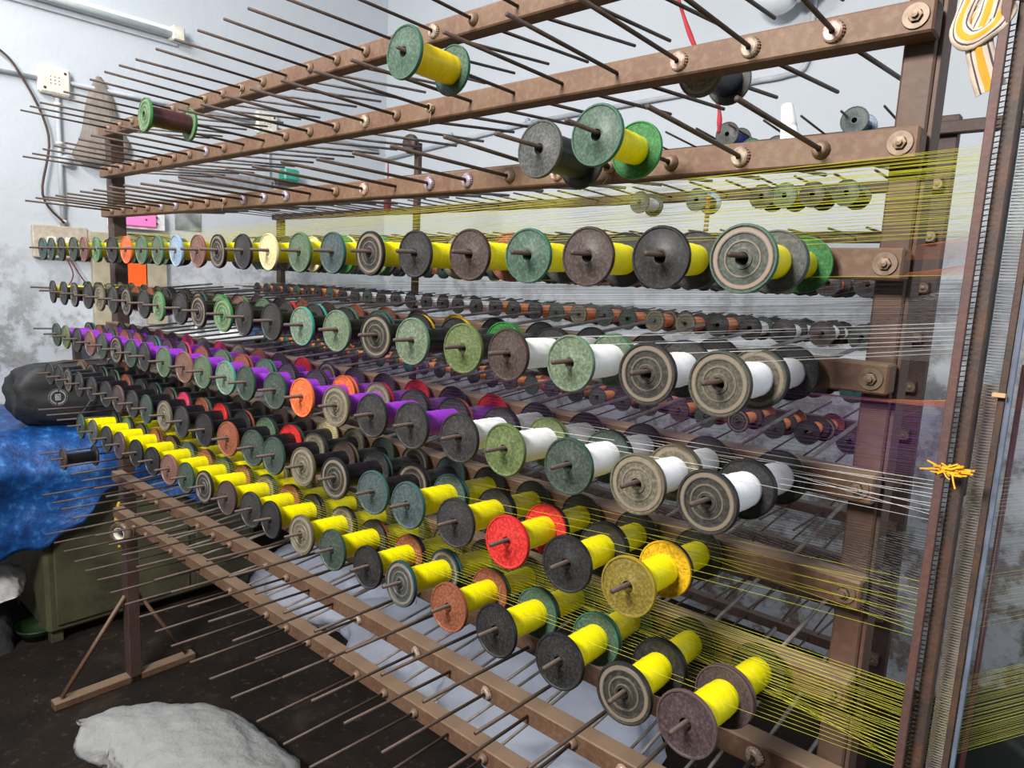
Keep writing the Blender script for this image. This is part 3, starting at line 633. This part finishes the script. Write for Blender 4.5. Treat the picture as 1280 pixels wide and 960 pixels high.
cp([(XW+.005, 0.36, 2.62), (XW+.05, 0.36, 2.62)], 0.035, 'round_box', GREYP)
cp([(XW+.02, 1.72, 3.06), (XW+.02, 1.72, 2.72), (XW+.02, 1.80, 2.66)])
pc = thing('conduit', 'grey conduit running high along the back wall, bending up at right', 'pipe', (0, 2.82, 3.15))
for a, b_ in (((-1.70, 2.83, 3.02), (-0.05, 2.83, 3.15)), ((-0.05, 2.83, 3.15), (1.62, 2.83, 3.19))): tb('pipe', [Vector(a)-Vector((0, 2.82, 3.15)), Vector(b_)-Vector((0, 2.82, 3.15))], 0.015, GREYP, pc)
tb('pipe', [Vector(p)-Vector((0, 2.82, 3.15)) for p in smoothp([(1.60, 2.83, 3.19), (1.76, 2.83, 3.195), (1.86, 2.83, 3.24), (1.87, 2.83, 3.5), (1.87, 2.83, 4.45)])], 0.015, GREYP, pc)
for x in (-0.9, -0.1, 0.55, 1.15): tb('clip', [Vector((x, 0.01, 0.01+(x+.9)*0.03-0.02)), Vector((x+.016, 0.01, 0.01+(x+.9)*.03-0.02))], 0.022, GREYP, pc)
for (y, z, lab) in ((0.315, 3.08, 'square cream junction box with tiny holes on left wall'), (1.70, 3.10, 'square cream junction box on left wall behind the top rods')):
    jb = thing('junction_box', lab, 'junction box', (XW, y, z))
    bx('body', (0, -0.085, -0.08), (0.05, 0.085, 0.08), CREAM, jb, 0.012)
    for a, b_ in ((-.055, -.05), (.055, .05)): tb('screw', [(0.049, a, b_), (0.053, a, b_)], 0.008, DK, jb, 8)
    for a in range(3):
        for b_ in range(3): tb('vent_hole', [(0.049, -0.022+a*0.022, -0.02+b_*0.02), (0.0515, -0.022+a*0.022, -0.02+b_*0.02)], 0.0035, DK, jb, 6)
tag(tb('wire', smoothp([(XW+.03, -0.5, 3.45), (XW+.03, 0.0, 3.22), (XW+.04, 0.15, 3.06), (XW+.04, 0.27, 2.75), (XW+.05, 0.22, 2.40), (XW+.04, 0.33, 2.24)]), 0.007, DK), 'black cable drooping down the left wall beside the conduit', 'cable')
sb = thing('switchboard', 'cream wooden switchboard with dangling wires on the left wall', 'switchboard', (XW, 0.31, 2.12))
bx('board', (0, -0.15, -0.10), (0.04, 0.15, 0.10), plain('dirty_board', (0.42, 0.36, 0.28), 0.7), sb, 0.006)
for y in (-0.08, 0.02): bx('switch', (0.04, y, -0.03), (0.062, y+0.05, 0.03), CREAM, sb, 0.004)
tb('loose_wire', smoothp([(0.04, 0.02, -0.09), (0.06, 0.05, -0.2), (0.05, 0.0, -0.30), (0.05, -0.06, -0.34)]), 0.004, plain('dark_red_wire', (0.12, 0.02, 0.02), 0.5), sb)
tb('loose_wire', smoothp([(0.04, 0.04, -0.09), (0.06, 0.09, -0.2), (0.05, 0.13, -0.26)]), 0.004, plain('dark_red_wire', (0.12, 0.02, 0.02), 0.5), sb)
# tube lamp (unlit)
tl = thing('tube_lamp', 'unlit fluorescent tube fitting high on the left wall, whitish grey', 'lamp', (XW, 0.4, 3.5))
bx('housing', (0.0, -1.5, 0.02), (0.05, 0.66, 0.085), plain('enamel_white', (0.66, 0.70, 0.70), 0.4, 0, .05), tl, 0.006)
tb('tube', [(0.07, -1.45, 0.035), (0.07, 0.60, 0.035)], 0.017, plain('tube_glass_grey', (0.62, 0.68, 0.66), 0.2, 0, .05), tl, 14)
bx('end_cap', (0.0, 0.60, 0.0), (0.095, 0.68, 0.09), CREAM, tl, 0.008)
bx('batten', (0.0, -1.5, -0.02), (0.02, 0.66, 0.0), GREYP, tl, 0.002)
# cloth bundle hanging from a nail
bm = bmesh.new(); rg = []
for j in range(15):
    t = j/14; ring = []
    for k in range(26):
        a = PI*k/25; rr = 0.012+0.15*t**0.8; fold = 1+0.14*math.sin(k*2.6+t*2)*min(1, t*3)
        ring.append(bm.verts.new((XW+0.01+0.07*t**.5*math.sin(a)*fold, 0.57+rr*math.cos(a)*(1+.1*math.sin(t*7)), 3.17-0.44*t-0.10*math.sin(a)*t*t+(0.06*math.cos(a)*t))))
    rg.append(ring)
for A, B in zip(rg, rg[1:]):
    for k in range(25): bm.faces.new((A[k], A[k+1], B[k+1], B[k]))
bmesh.ops.solidify(bm, geom=bm.faces[:], thickness=0.004)
tag(link('hanging_cloth', mesh_from(bm, 'hanging_cloth', plain('taupe_cloth', (0.42, 0.37, 0.32), 0.9, 0, .2, 14), True)), 'taupe cloth bag gathered and hung from a nail on left wall', 'cloth bag')
# green bottle behind the post
gb = thing('bottle', 'small dark green bottle hanging under the taupe cloth bag', 'bottle', (XW+.05, 0.62, 2.50))
bm = bmesh.new(); tube(bm, [(0, 0, 0), (0, 0, .07), (0, 0, .09), (0, 0, .12)], [.026, .026, .012, .011], 10); link('body', mesh_from(bm, 'body', plain('green_glass', (0.03, 0.16, 0.10), 0.2), True), gb)
bm = bmesh.new(); tube(bm, [(0, 0, .12), (0, 0, .145)], 0.014, 10); link('cap', mesh_from(bm, 'cap', DK, True), gb)
# bracketed boards: pink strip, orange sheet, timber frame
WOODM = plain('pale_old_timber', (0.34, 0.30, 0.21), 0.8, 0, .2, 12)
nb = thing('notice_frame', 'pale timber frame fixed to the left wall behind the left post', 'frame', (XW, 0.70, 1.6))
bx('upright', (0, -0.22, 0), (0.05, -0.10, 0.56), WOODM, nb, .004); bx('upright', (0, 0.11, 0), (0.05, 0.24, 0.56), WOODM, nb, .004); bx('rail', (0.0, -0.24, 0.49), (0.07, 0.27, 0.60), WOODM, nb, .004)
bx('shelf', (0, -0.02, 0.602), (0.12, 0.24, 0.615), WOODM, nb, .002)
o = bx('orange_sheet', (XW+.05, 0.60, 1.72), (XW+.057, 0.80, 2.10), plain('orange_plastic', (0.85, 0.11, 0.01), 0.5, 0, .05), None, .002); tag(o, 'bright orange plastic sheet fixed to the timber frame, left wall', 'panel')
pk = thing('pink_panel', 'bright pink plastic plate with dark screws above orange sheet', 'panel', (XW+.06, 0.74, 2.305))
bx('plate', (0, -0.13, -.05), (0.018, 0.13, .05), plain('pink_plastic', (0.95, 0.22, 0.55), 0.45, 0, .03), pk, 0.008)
bx('backing', (-0.04, -0.16, -.065), (0.0, 0.19, .065), plain('white_backing', (0.75, 0.73, 0.72), 0.6), pk, 0.004)
for y, z in ((-.07, .01), (.06, .0), (.13, .02), (.13, -.02)): tb('screw', [(0.0, y, z), (0.022, y, z)], 0.006, DK, pk, 8)
o = bx('poster', (XW, 1.02, 2.26), (XW+.008, 1.20, 2.42), plain('faded_grey_print', (0.20, 0.21, 0.20), 0.7, 0, .6, 9), None); tag(o, 'small faded grey poster on the left wall right of pink plate', 'poster')
o = bx('vent_panel', (XW, 1.05, 2.60), (XW+.02, 1.75, 2.70), plain('grey_slot', (0.25, 0.26, 0.28), 0.7), None, .003); tag(o, 'narrow grey panel on left wall beneath the high conduit', 'panel')
gm = thing('motor_case', 'small teal green motor case on the wall behind the top rods', 'motor', (XW+.02, 1.86, 2.70))
bx('body', (0, -0.06, 0), (0.10, 0.07, 0.09), plain('teal_enamel', (0.03, 0.30, 0.22), 0.4), gm, 0.012); bx('bracket', (0, -0.09, -0.03), (0.05, 0.09, 0.0), DK, gm, .003)
# round black pulley on rear middle post
pl = thing('pulley_wheel', 'round black wheel on top of the rear middle post', 'wheel', (0.13, 1.56, 2.76))
bm = bmesh.new(); lathe_y(bm, [(0.008, -0.02), (0.05, -0.02), (0.055, -0.008), (0.045, 0.0), (0.055, 0.008), (0.05, 0.02), (0.008, 0.02)], 20, True); link('wheel', mesh_from(bm, 'wheel', DK, True), pl)
bm = bmesh.new(); lathe_y(bm, [(0.0, -0.026), (0.012, -0.024), (0.012, 0.055), (0, 0.055)], 10); link('axle', mesh_from(bm, 'axle', RODM, True), pl)
# white cone on rear creel, straps
wc = thing('yarn_cone', 'white paper cone of thread standing above the upper right beam', 'cone', (2.385, 1.33, 2.50), (-0.12, -0.22, 0))
bm = bmesh.new(); R_ = []
for r, z in ((0.034, 0), (0.020, 0.150), (0.0185, 0.153), (0.013, 0.151), (0.013, 0.09)): R_.append([bm.verts.new((r*math.cos(2*PI*k/20), r*math.sin(2*PI*k/20), z)) for k in range(20)])
for A, B in zip(R_, R_[1:]):
    for k in range(20): bm.faces.new((A[k], A[(k+1) % 20], B[(k+1) % 20], B[k]))
bm.faces.new(R_[0][::-1]); bm.faces.new(R_[-1]); link('cone', mesh_from(bm, 'cone', plain('white_paper', (0.72, 0.70, 0.66), 0.7, 0, .06), True), wc)
bm = bmesh.new(); lathe_y(bm, [(0.0345, 0), (0.0265, 0.075)], 20); me = mesh_from(bm, 'wound_thread', YM['white'], True); o = link('wound_thread', me, wc, (0, 0, 0.004), (PI/2, 0, 0))
tag(tb('strap', smoothp([(2.10, 0.95, 2.98), (2.17, 0.97, 2.80), (2.24, 1.0, 2.66), (2.275, 1.0, 2.57), (2.28, 1.0, 2.50)]), [0.007+0.0016*math.sin(i*1.3) for i in range(25)], plain('red_cord', (0.33, 0.02, 0.03), 0.8)), 'twisted dark red cord hanging down behind the upper beams', 'cord')
bm = bmesh.new()
for j in range(9): tube(bm, [(0, 0, -j*.014), (0, 0, -j*.014-.009)], 0.008, 8)
tube(bm, [(0, 0, -.126), (0, 0, -.135), (0, 0, -.150), (0, 0, -.156)], [.010, .020, .022, .008], 10)
tag(link('weighted_cord', mesh_from(bm, 'weighted_cord', plain('banded_cord', (0.26, 0.14, 0.04), 0.8, 0, .6, 60), True), None, (2.265, 1.0, 2.305)), 'banded brown cord with dark weight over the rightmost green flange', 'cord')
tag(tb('weighted_cord', [(1.02, 0.7, 2.47), (1.02, 0.7, 2.40), (1.02, 0.7, 2.375), (1.02, 0.7, 2.28), (1.02, 0.7, 2.255)], [.003, .003, .016, .015, .003], plain('banded_red_cord', (0.20, 0.03, 0.03), 0.8, 0, .6, 60)), 'dark red banded weight hanging below the third beam at centre', 'cord')
# globe lamp on the back wall
gl = thing('globe_lamp', 'round white glass globe lamp with chrome holder on the back wall', 'lamp', (1.72, 2.70, 3.60))
bm = bmesh.new(); bmesh.ops.create_uvsphere(bm, u_segments=32, v_segments=20, radius=0.125); link('globe', mesh_from(bm, 'globe', plain('opal_glass', (0.74, 0.77, 0.80), 0.12, 0, .02, 6, 0), True), gl)
bm = bmesh.new(); tube(bm, [(0.10, -0.02, -0.05), (0.16, 0.0, -0.03), (0.21, 0.03, 0.0)], [.05, .045, .03], 14); link('holder', mesh_from(bm, 'holder', plain('tarnished_chrome', (0.5, 0.48, 0.45), 0.3, .8, .3), True), gl)
bm = bmesh.new(); tube(bm, [(0.21, 0.03, 0.0), (0.24, 0.13, 0.02)], .018, 10); link('bracket', mesh_from(bm, 'bracket', DK, True), gl)

# ------------------------------------------------------------ things at left behind the creel
GREENM = rusty('old_green_cabinet_paint', (0.075, 0.075, 0.036), (0.10, 0.092, 0.055), 0.3, (0.038, 0.033, 0.016), 5)
cb = thing('metal_cabinet', 'old olive green metal cabinet standing under the blue tarpaulin', 'cabinet', (-1.0, 0.4, 0))
def cbx(nm, a, b_, bev=.006): return bx(nm, a, b_, GREENM, cb, bev)
cbx('body', (-0.38, -0.53, 0.065), (0.33, 0.62, 0.97), .02)
for y0, y1 in ((-0.49, -0.16), (-0.12, 0.20), (0.24, 0.58)): cbx('door_panel', (0.33, y0, 0.11), (0.345, y1, 0.93))
for x, y in ((0.27, -0.48), (0.27, 0.56), (-0.32, -0.48), (-0.32, 0.56)): cbx('foot', (x-.03, y-.03, 0), (x+.03, y+.03, 0.07), .004)
tb('handle', smoothp([(0.35, 0.27, 0.5), (0.38, 0.27, 0.52), (0.38, 0.27, 0.62), (0.35, 0.27, 0.64)]), 0.006, DK, cb)
bm = bmesh.new(); tube(bm, [(0.345, 0.50, 0.30), (0.352, 0.50, 0.30)], 0.03, 12); link('lock_plate', mesh_from(bm, 'lock_plate', DK), cb)
# blue tarpaulin: a sheet over the cabinet falling over its front and near side
def tarp_mat():
    m, nt, b = nodes_mat('blue_tarpaulin'); n = noise_n(nt, 16, 7, .65); n2 = noise_n(nt, 60, 4, .6)
    r = ramp(nt, [(0.38, (0.002, 0.028, 0.12)), (0.56, (0.005, 0.065, 0.25)), (0.70, (0.05, 0.18, 0.42))]); nt.links.new(n.outputs['Fac'], r.inputs[0]); nt.links.new(r.outputs[0], b.inputs['Base Color'])
    b.inputs['Roughness'].default_value = 0.42; bump(nt, b, n.outputs['Fac'], 0.7, 0.012); return m
bm = bmesh.new(); G = []
U, V = 90, 70
for i in range(U+1):
    row = []
    y = -1.0+2.1*i/U
    for j in range(V+1):
        d = j/V*1.55       # distance from the wall across top then down the front
        top = 0.80; n = Vector((y*2.2, d*2.0, 3.1)); bul = 0.05*noise.noise(n)+0.02*noise.noise(n*3.1)
        HP = [(-1.1, .40), (-.32, .50), (-.19, .55), (-.12, .565), (.03, .676), (.13, .80), (.25, .84), (.43, .72), (.65, .64), (1.2, .60)]
        for (ya, za_), (yb, zb_) in zip(HP, HP[1:]):
            if ya <= y <= yb: hem = 0.80+1.12-(za_+(zb_-za_)*(y-ya)/(yb-ya))+0.012*math.sin(y*31)
        dd = j/V*hem
        n = Vector((y*2.2, dd*2.0, 3.1)); bul = 0.05*noise.noise(n)+0.02*noise.noise(n*3.1)
        if dd < top: x = -1.72+dd; z = 1.12+0.5*bul+0.10*max(0, -y-0.0)
        else:
            q = dd-top; x = -0.92+0.30*min(1, q/0.18)**.5+bul*1.3+0.06*math.sin(y*9+q*2)*min(1, q*3)*.6; z = 1.12-q+0.5*bul+0.10*max(0, -y)
        row.append(bm.verts.new((x, y, z)))
    G.append(row)
for i in range(U):
    for j in range(V): bm.faces.new((G[i][j], G[i+1][j], G[i+1][j+1], G[i][j+1]))
bmesh.ops.remove_doubles(bm, verts=bm.verts[:], dist=0.0004)
bmesh.ops.recalc_face_normals(bm, faces=bm.faces[:]); bmesh.ops.solidify(bm, geom=bm.faces[:], thickness=0.004)
tag(link('tarpaulin', mesh_from(bm, 'tarpaulin', tarp_mat(), True)), 'crumpled blue tarpaulin draped over the green metal cabinet', 'tarpaulin')
# black duffel
BAGM = plain('black_nylon', (0.018, 0.018, 0.019), 0.6, 0, .3, 30)
bg_ = thing('duffel_bag', 'black duffel bag with white round seal lying on blue tarpaulin', 'bag', (-1.01, 0.25, 1.13), (0, 0, 0.0))
bm = bmesh.new(); bmesh.ops.create_cube(bm, size=1); bmesh.ops.subdivide_edges(bm, edges=bm.edges[:], cuts=14, use_grid_fill=True)
for v in bm.verts:
    c_ = v.co*2; s = c_.copy(); k_ = (abs(s.x)**4.5+abs(s.y)**4.5+abs(s.z)**4.5)**(1/4.5)/max(abs(s.x), abs(s.y), abs(s.z)); s /= k_
    n = 0.10*noise.noise(s*1.8)+0.04*noise.noise(s*5); s *= 1+n
    v.co = Vector((s.x*0.17, s.y*0.40, (s.z+0.95)*0.165*(1-0.05*s.y)))
link('body', mesh_from(bm, 'body', BAGM, True), bg_)
tb('zip', smoothp([(0.02, -0.36, 0.30), (0.03, -0.1, 0.335), (0.03, 0.2, 0.325), (0.02, 0.36, 0.27)]), 0.006, DK, bg_, 6)
tb('strap', smoothp([(0.175, -0.15, 0.04), (0.20, -0.1, 0.12), (0.14, 0.05, 0.30), (0.19, 0.2, 0.13), (0.175, 0.25, 0.03)]), 0.007, BAGM, bg_, 6)
bm = bmesh.new(); WH = plain('white_print', (0.55, 0.55, 0.55), 0.6)
def mark(y, z, ry_, rz_): 
    vs = [bm.verts.new((0, y+a*ry_, z+b_*rz_)) for a, b_ in ((-1, -1), (1, -1), (1, 1), (-1, 1))]; fc = bm.faces.new(vs)
for k in range(40):
    a = 2*PI*k/40
    if k % 10 == 9: continue
    mark(0.034*math.cos(a), 0.034*math.sin(a), 0.0019, 0.0045)
for k in range(30): a = 2*PI*k/30; mark(0.043*math.cos(a), 0.043*math.sin(a), 0.0018, 0.0018)
for a in ((-.010, .004, .003, .013), (0, .014, .010, .003), (.010, .004, .003, .013), (0, .0, .004, .008), (0, -.013, .013, .003), (-.004, .006, .003, .003)): mark(*a)
bmesh.ops.solidify(bm, geom=bm.faces[:], thickness=0.001)
o = link('printed_seal', mesh_from(bm, 'printed_seal', WH), bg_, (0.172, -0.235, 0.165), (0, -0.08, -0.03)); o['label'] = 'round white printed seal'
# pale table with flask and boxes behind the second and third rows
st = thing('side_table', 'pale covered side table behind the creel by the left wall', 'table', (-1.38, 1.05, 0))
bx('table_top', (-0.32, -0.75, 1.535), (0.30, 1.1, 1.56), plain('pale_laminate', (0.72, 0.72, 0.74), 0.5, 0, .05), st, .004)
for x, y in ((-.28, -.7), (.26, -.7), (-.28, 1.05), (.26, 1.05)): bx('leg', (x-.02, y-.02, 0), (x+.02, y+.02, 1.535), DK, st, .003)
fk = thing('steel_flask', 'shiny steel flask standing on the pale side table', 'flask', (-1.22, 0.93, 1.56))
bm = bmesh.new(); lathe_y(bm, [(0, 0), (.045, 0), (.047, .01), (.047, .11), (.030, .13), (.030, .15), (.0, .155)], 20); link('body', mesh_from(bm, 'body', plain('polished_steel', (0.7, 0.7, 0.7), 0.25, .9, .05), True), fk, (0, 0, 0), (PI/2, 0, 0))
bm = bmesh.new(); lathe_y(bm, [(.048, .045), (.050, .047), (.050, .055), (.048, .057)], 20, True); link('band', mesh_from(bm, 'band', plain('polished_steel', (0.7, 0.7, 0.7), 0.25, .9, .05), True), fk, (0, 0, 0), (PI/2, 0, 0))
for (y, w_, h_, col, lab) in ((1.16, .09, .05, (0.85, 0.86, 0.9), 'small white box right of the steel flask'), (1.33, .16, .06, (0.03, 0.10, 0.25), 'dark blue box on the side table'), (1.52, .10, .07, (0.75, 0.78, 0.85), 'white box at the right end of side table'), (1.68, .12, .06, (0.04, 0.25, 0.45), 'bright blue box at the far end of side table')):
    t_ = thing('box', lab, 'box', (-1.25, y, 1.56)); bx('body', (-.05, -w_/2, 0), (.05, w_/2, h_*.8), plain('carton_%d' % int(col[2]*100+y*10), col, .6), t_, .002); bx('lid', (-.052, -w_/2-.002, h_*.8), (.052, w_/2+.002, h_), plain('carton_%d' % int(col[2]*100+y*10), col, .6), t_, .002)
# crumpled heaps
def heap(name, label, cat, loc, dims, mat, seed, amp=0.28, fine=0.07, sub=5):
    bm = bmesh.new(); bmesh.ops.create_icosphere(bm, subdivisions=sub, radius=1)
    sd = Vector((seed*3.1, seed*1.7, seed))
    for v in bm.verts:
        c_ = v.co.copy(); n = amp*noise.noise(c_*1.6+sd)+fine*abs(noise.noise(c_*5+sd))+fine*.6*abs(noise.noise(c_*11+sd))
        c_ *= 1+n; z = c_.z
        v.co = Vector((c_.x*dims[0], c_.y*dims[1], max(-0.02, z)*dims[2] if z > 0 else max(z, -0.05)*dims[2]))
    return tag(link(name, mesh_from(bm, name, mat, True), None, loc), label, cat)
SHEET = plain('lavender_white_plastic', (0.50, 0.53, 0.63), 0.5, 0, .07, 10, .5, .01)
heap('plastic_sheet', 'white lavender plastic sheeting heaped on floor, near right end', 'plastic sheet', (1.55, 1.28, 0), (0.55, 0.42, 0.30), SHEET, 2)
heap('plastic_sheet', 'pale plastic sheeting heaped on floor at the middle', 'plastic sheet', (0.75, 1.32, 0), (0.60, 0.40, 0.26), SHEET, 5)
heap('plastic_sheet', 'small pale sheeting heap on floor farthest left', 'plastic sheet', (-0.25, 1.25, 0), (0.60, 0.34, 0.24), SHEET, 8)
SACK = plain('white_woven_sack', (0.52, 0.52, 0.52), 0.7, 0, .07, 22, .8, .014)
# open white sack lying on the floor, mouth towards the left
bm = bmesh.new(); rg = []; NS = 56; NL = 60
AX = smoothp([(0.41, -0.27, .085), (0.45, -0.17, .085), (0.55, -0.08, .085), (0.72, -0.01, .085), (1.0, 0.0, .085), (1.3, -0.04, .09)], 12)
for j, c0 in enumerate(AX):
    t = j/(len(AX)-1); tn = (AX[min(j+1, len(AX)-1)]-AX[max(j-1, 0)]).normalized(); sd = tn.cross(Vector((0, 0, 1))).normalized(); ring = []
    wy = 0.115+0.12*min(1, t*1.6); wz = 0.085+0.005*min(1, t*3)
    for k in range(NS):
        a = 2*PI*k/NS; n = Vector((t*4, math.cos(a)*1.3, math.sin(a)*1.3)); dsp = 1+0.10*noise.noise(n*1.1)+0.10*noise.noise(n*3.1)+0.09*abs(noise.noise(n*6))+0.03*math.sin(a*11+t*24)
        p = c0+sd*(wy*math.cos(a)*dsp)+Vector((0, 0, wz*math.sin(a)*dsp))
        if t < 0.1: p += tn*(-0.05*math.sin(a*1.0)-0.02*math.sin(3*a))*(1-t*10)
        p.z = max(0.008, p.z); ring.append(bm.verts.new(p))
    rg.append(ring)
for A, B in zip(rg, rg[1:]):
    for k in range(NS): bm.faces.new((A[k], B[k], B[(k+1) % NS], A[(k+1) % NS]))
bm.faces.new(rg[-1]); bmesh.ops.solidify(bm, geom=bm.faces[:], thickness=0.004)
tag(link('white_sack', mesh_from(bm, 'white_sack', SACK, True)), 'crumpled white woven sack lying on the floor at bottom left', 'sack')
heap('dark_sack', 'dark grey cloth bundle on floor at the left edge', 'bundle', (-0.88, -0.46, 0.0), (0.16, 0.22, 0.34), plain('dark_cloth', (0.035, 0.035, 0.04), 0.9), 12, .2, .1)
heap('white_cloth', 'white cloth bundle resting on the dark one, left edge', 'cloth', (-0.87, -0.44, 0.30), (0.17, 0.24, 0.20), plain('white_cloth', (0.55, 0.55, 0.56), 0.9), 14, .2, .1)
bt = thing('basin', 'small green basin on the floor beside the cabinet foot', 'basin', (-0.84, -0.13, 0.0))
bm = bmesh.new(); lathe_y(bm, [(0, .0), (.07, 0), (.10, .07), (.108, .07), (.105, .062), (.066, .008), (0, .008)], 20); link('bowl', mesh_from(bm, 'bowl', plain('green_plastic', (0.015, 0.035, 0.012), 0.5), True), bt, (0, 0, 0), (PI/2, 0, 0))
# hank of yellow ribbon and a tape roll tied to the left post
rb_ = thing('tape_roll', 'roll of tape hung on left post below the lowest beam', 'tape roll', (0.075, -0.01, 0.815))
bm = bmesh.new(); lathe_y(bm, [(.028, -.018), (.050, -.018), (.050, .018), (.028, .018)], 22, True); link('roll', mesh_from(bm, 'roll', plain('brown_tape', (0.13, 0.09, 0.06), 0.4), True), rb_, (0, 0, 0), (0, 0, .5))
bm = bmesh.new(); lathe_y(bm, [(.025, -.018), (.029, -.018), (.029, .018), (.025, .018)], 22, True); link('core', mesh_from(bm, 'core', CREAM, True), rb_, (0, 0, 0), (0, 0, .5))
bm = bmesh.new()
for a, b_ in ((0, .0), (.012, .004), (-.014, -.004)): tube(bm, smoothp([(0, 0, .05), (a, -.01, .0), (a*1.6+.004, -.012, -.05), (a+.006, -.01, -.09-abs(a)*-3)]), [.005+.003*math.sin(i*.7) for i in range(19)], 6)
tube(bm, smoothp([(.004, -.01, -.02), (.008, -.012, -.09), (.006, -.01, -.14), (.010, -.01, -.165)]), [.007]*14+[.003]*2+[.008]*3, 6)
tag(link('yellow_ribbon', mesh_from(bm, 'yellow_ribbon', plain('yellow_ribbon_cloth', (0.50, 0.33, 0.01), 0.7), True), None, (-0.075, 0.035, 0.86)), 'mustard yellow ribbon tied round the left post beside tape roll', 'ribbon')
# dark drum at the lower right
dm = thing('warping_drum', 'dark drum edge low at the right behind the yellow threads', 'drum', (3.36, 1.35, 0.0))
bm = bmesh.new(); lathe_y(bm, [(0, -.3), (.40, -.3), (.43, -.28), (.43, .28), (.40, .3), (0, .3)], 40); link('drum', mesh_from(bm, 'drum', plain('black_drum_paint', (0.006, 0.009, 0.007), 0.5), True), dm, (0, 0, 0.44), (0, 0, -0.6))
for a in (-.2, .2): bx('stand', (a-.03, -.3, 0), (a+.03, .3, 0.05), DK, dm, .003)
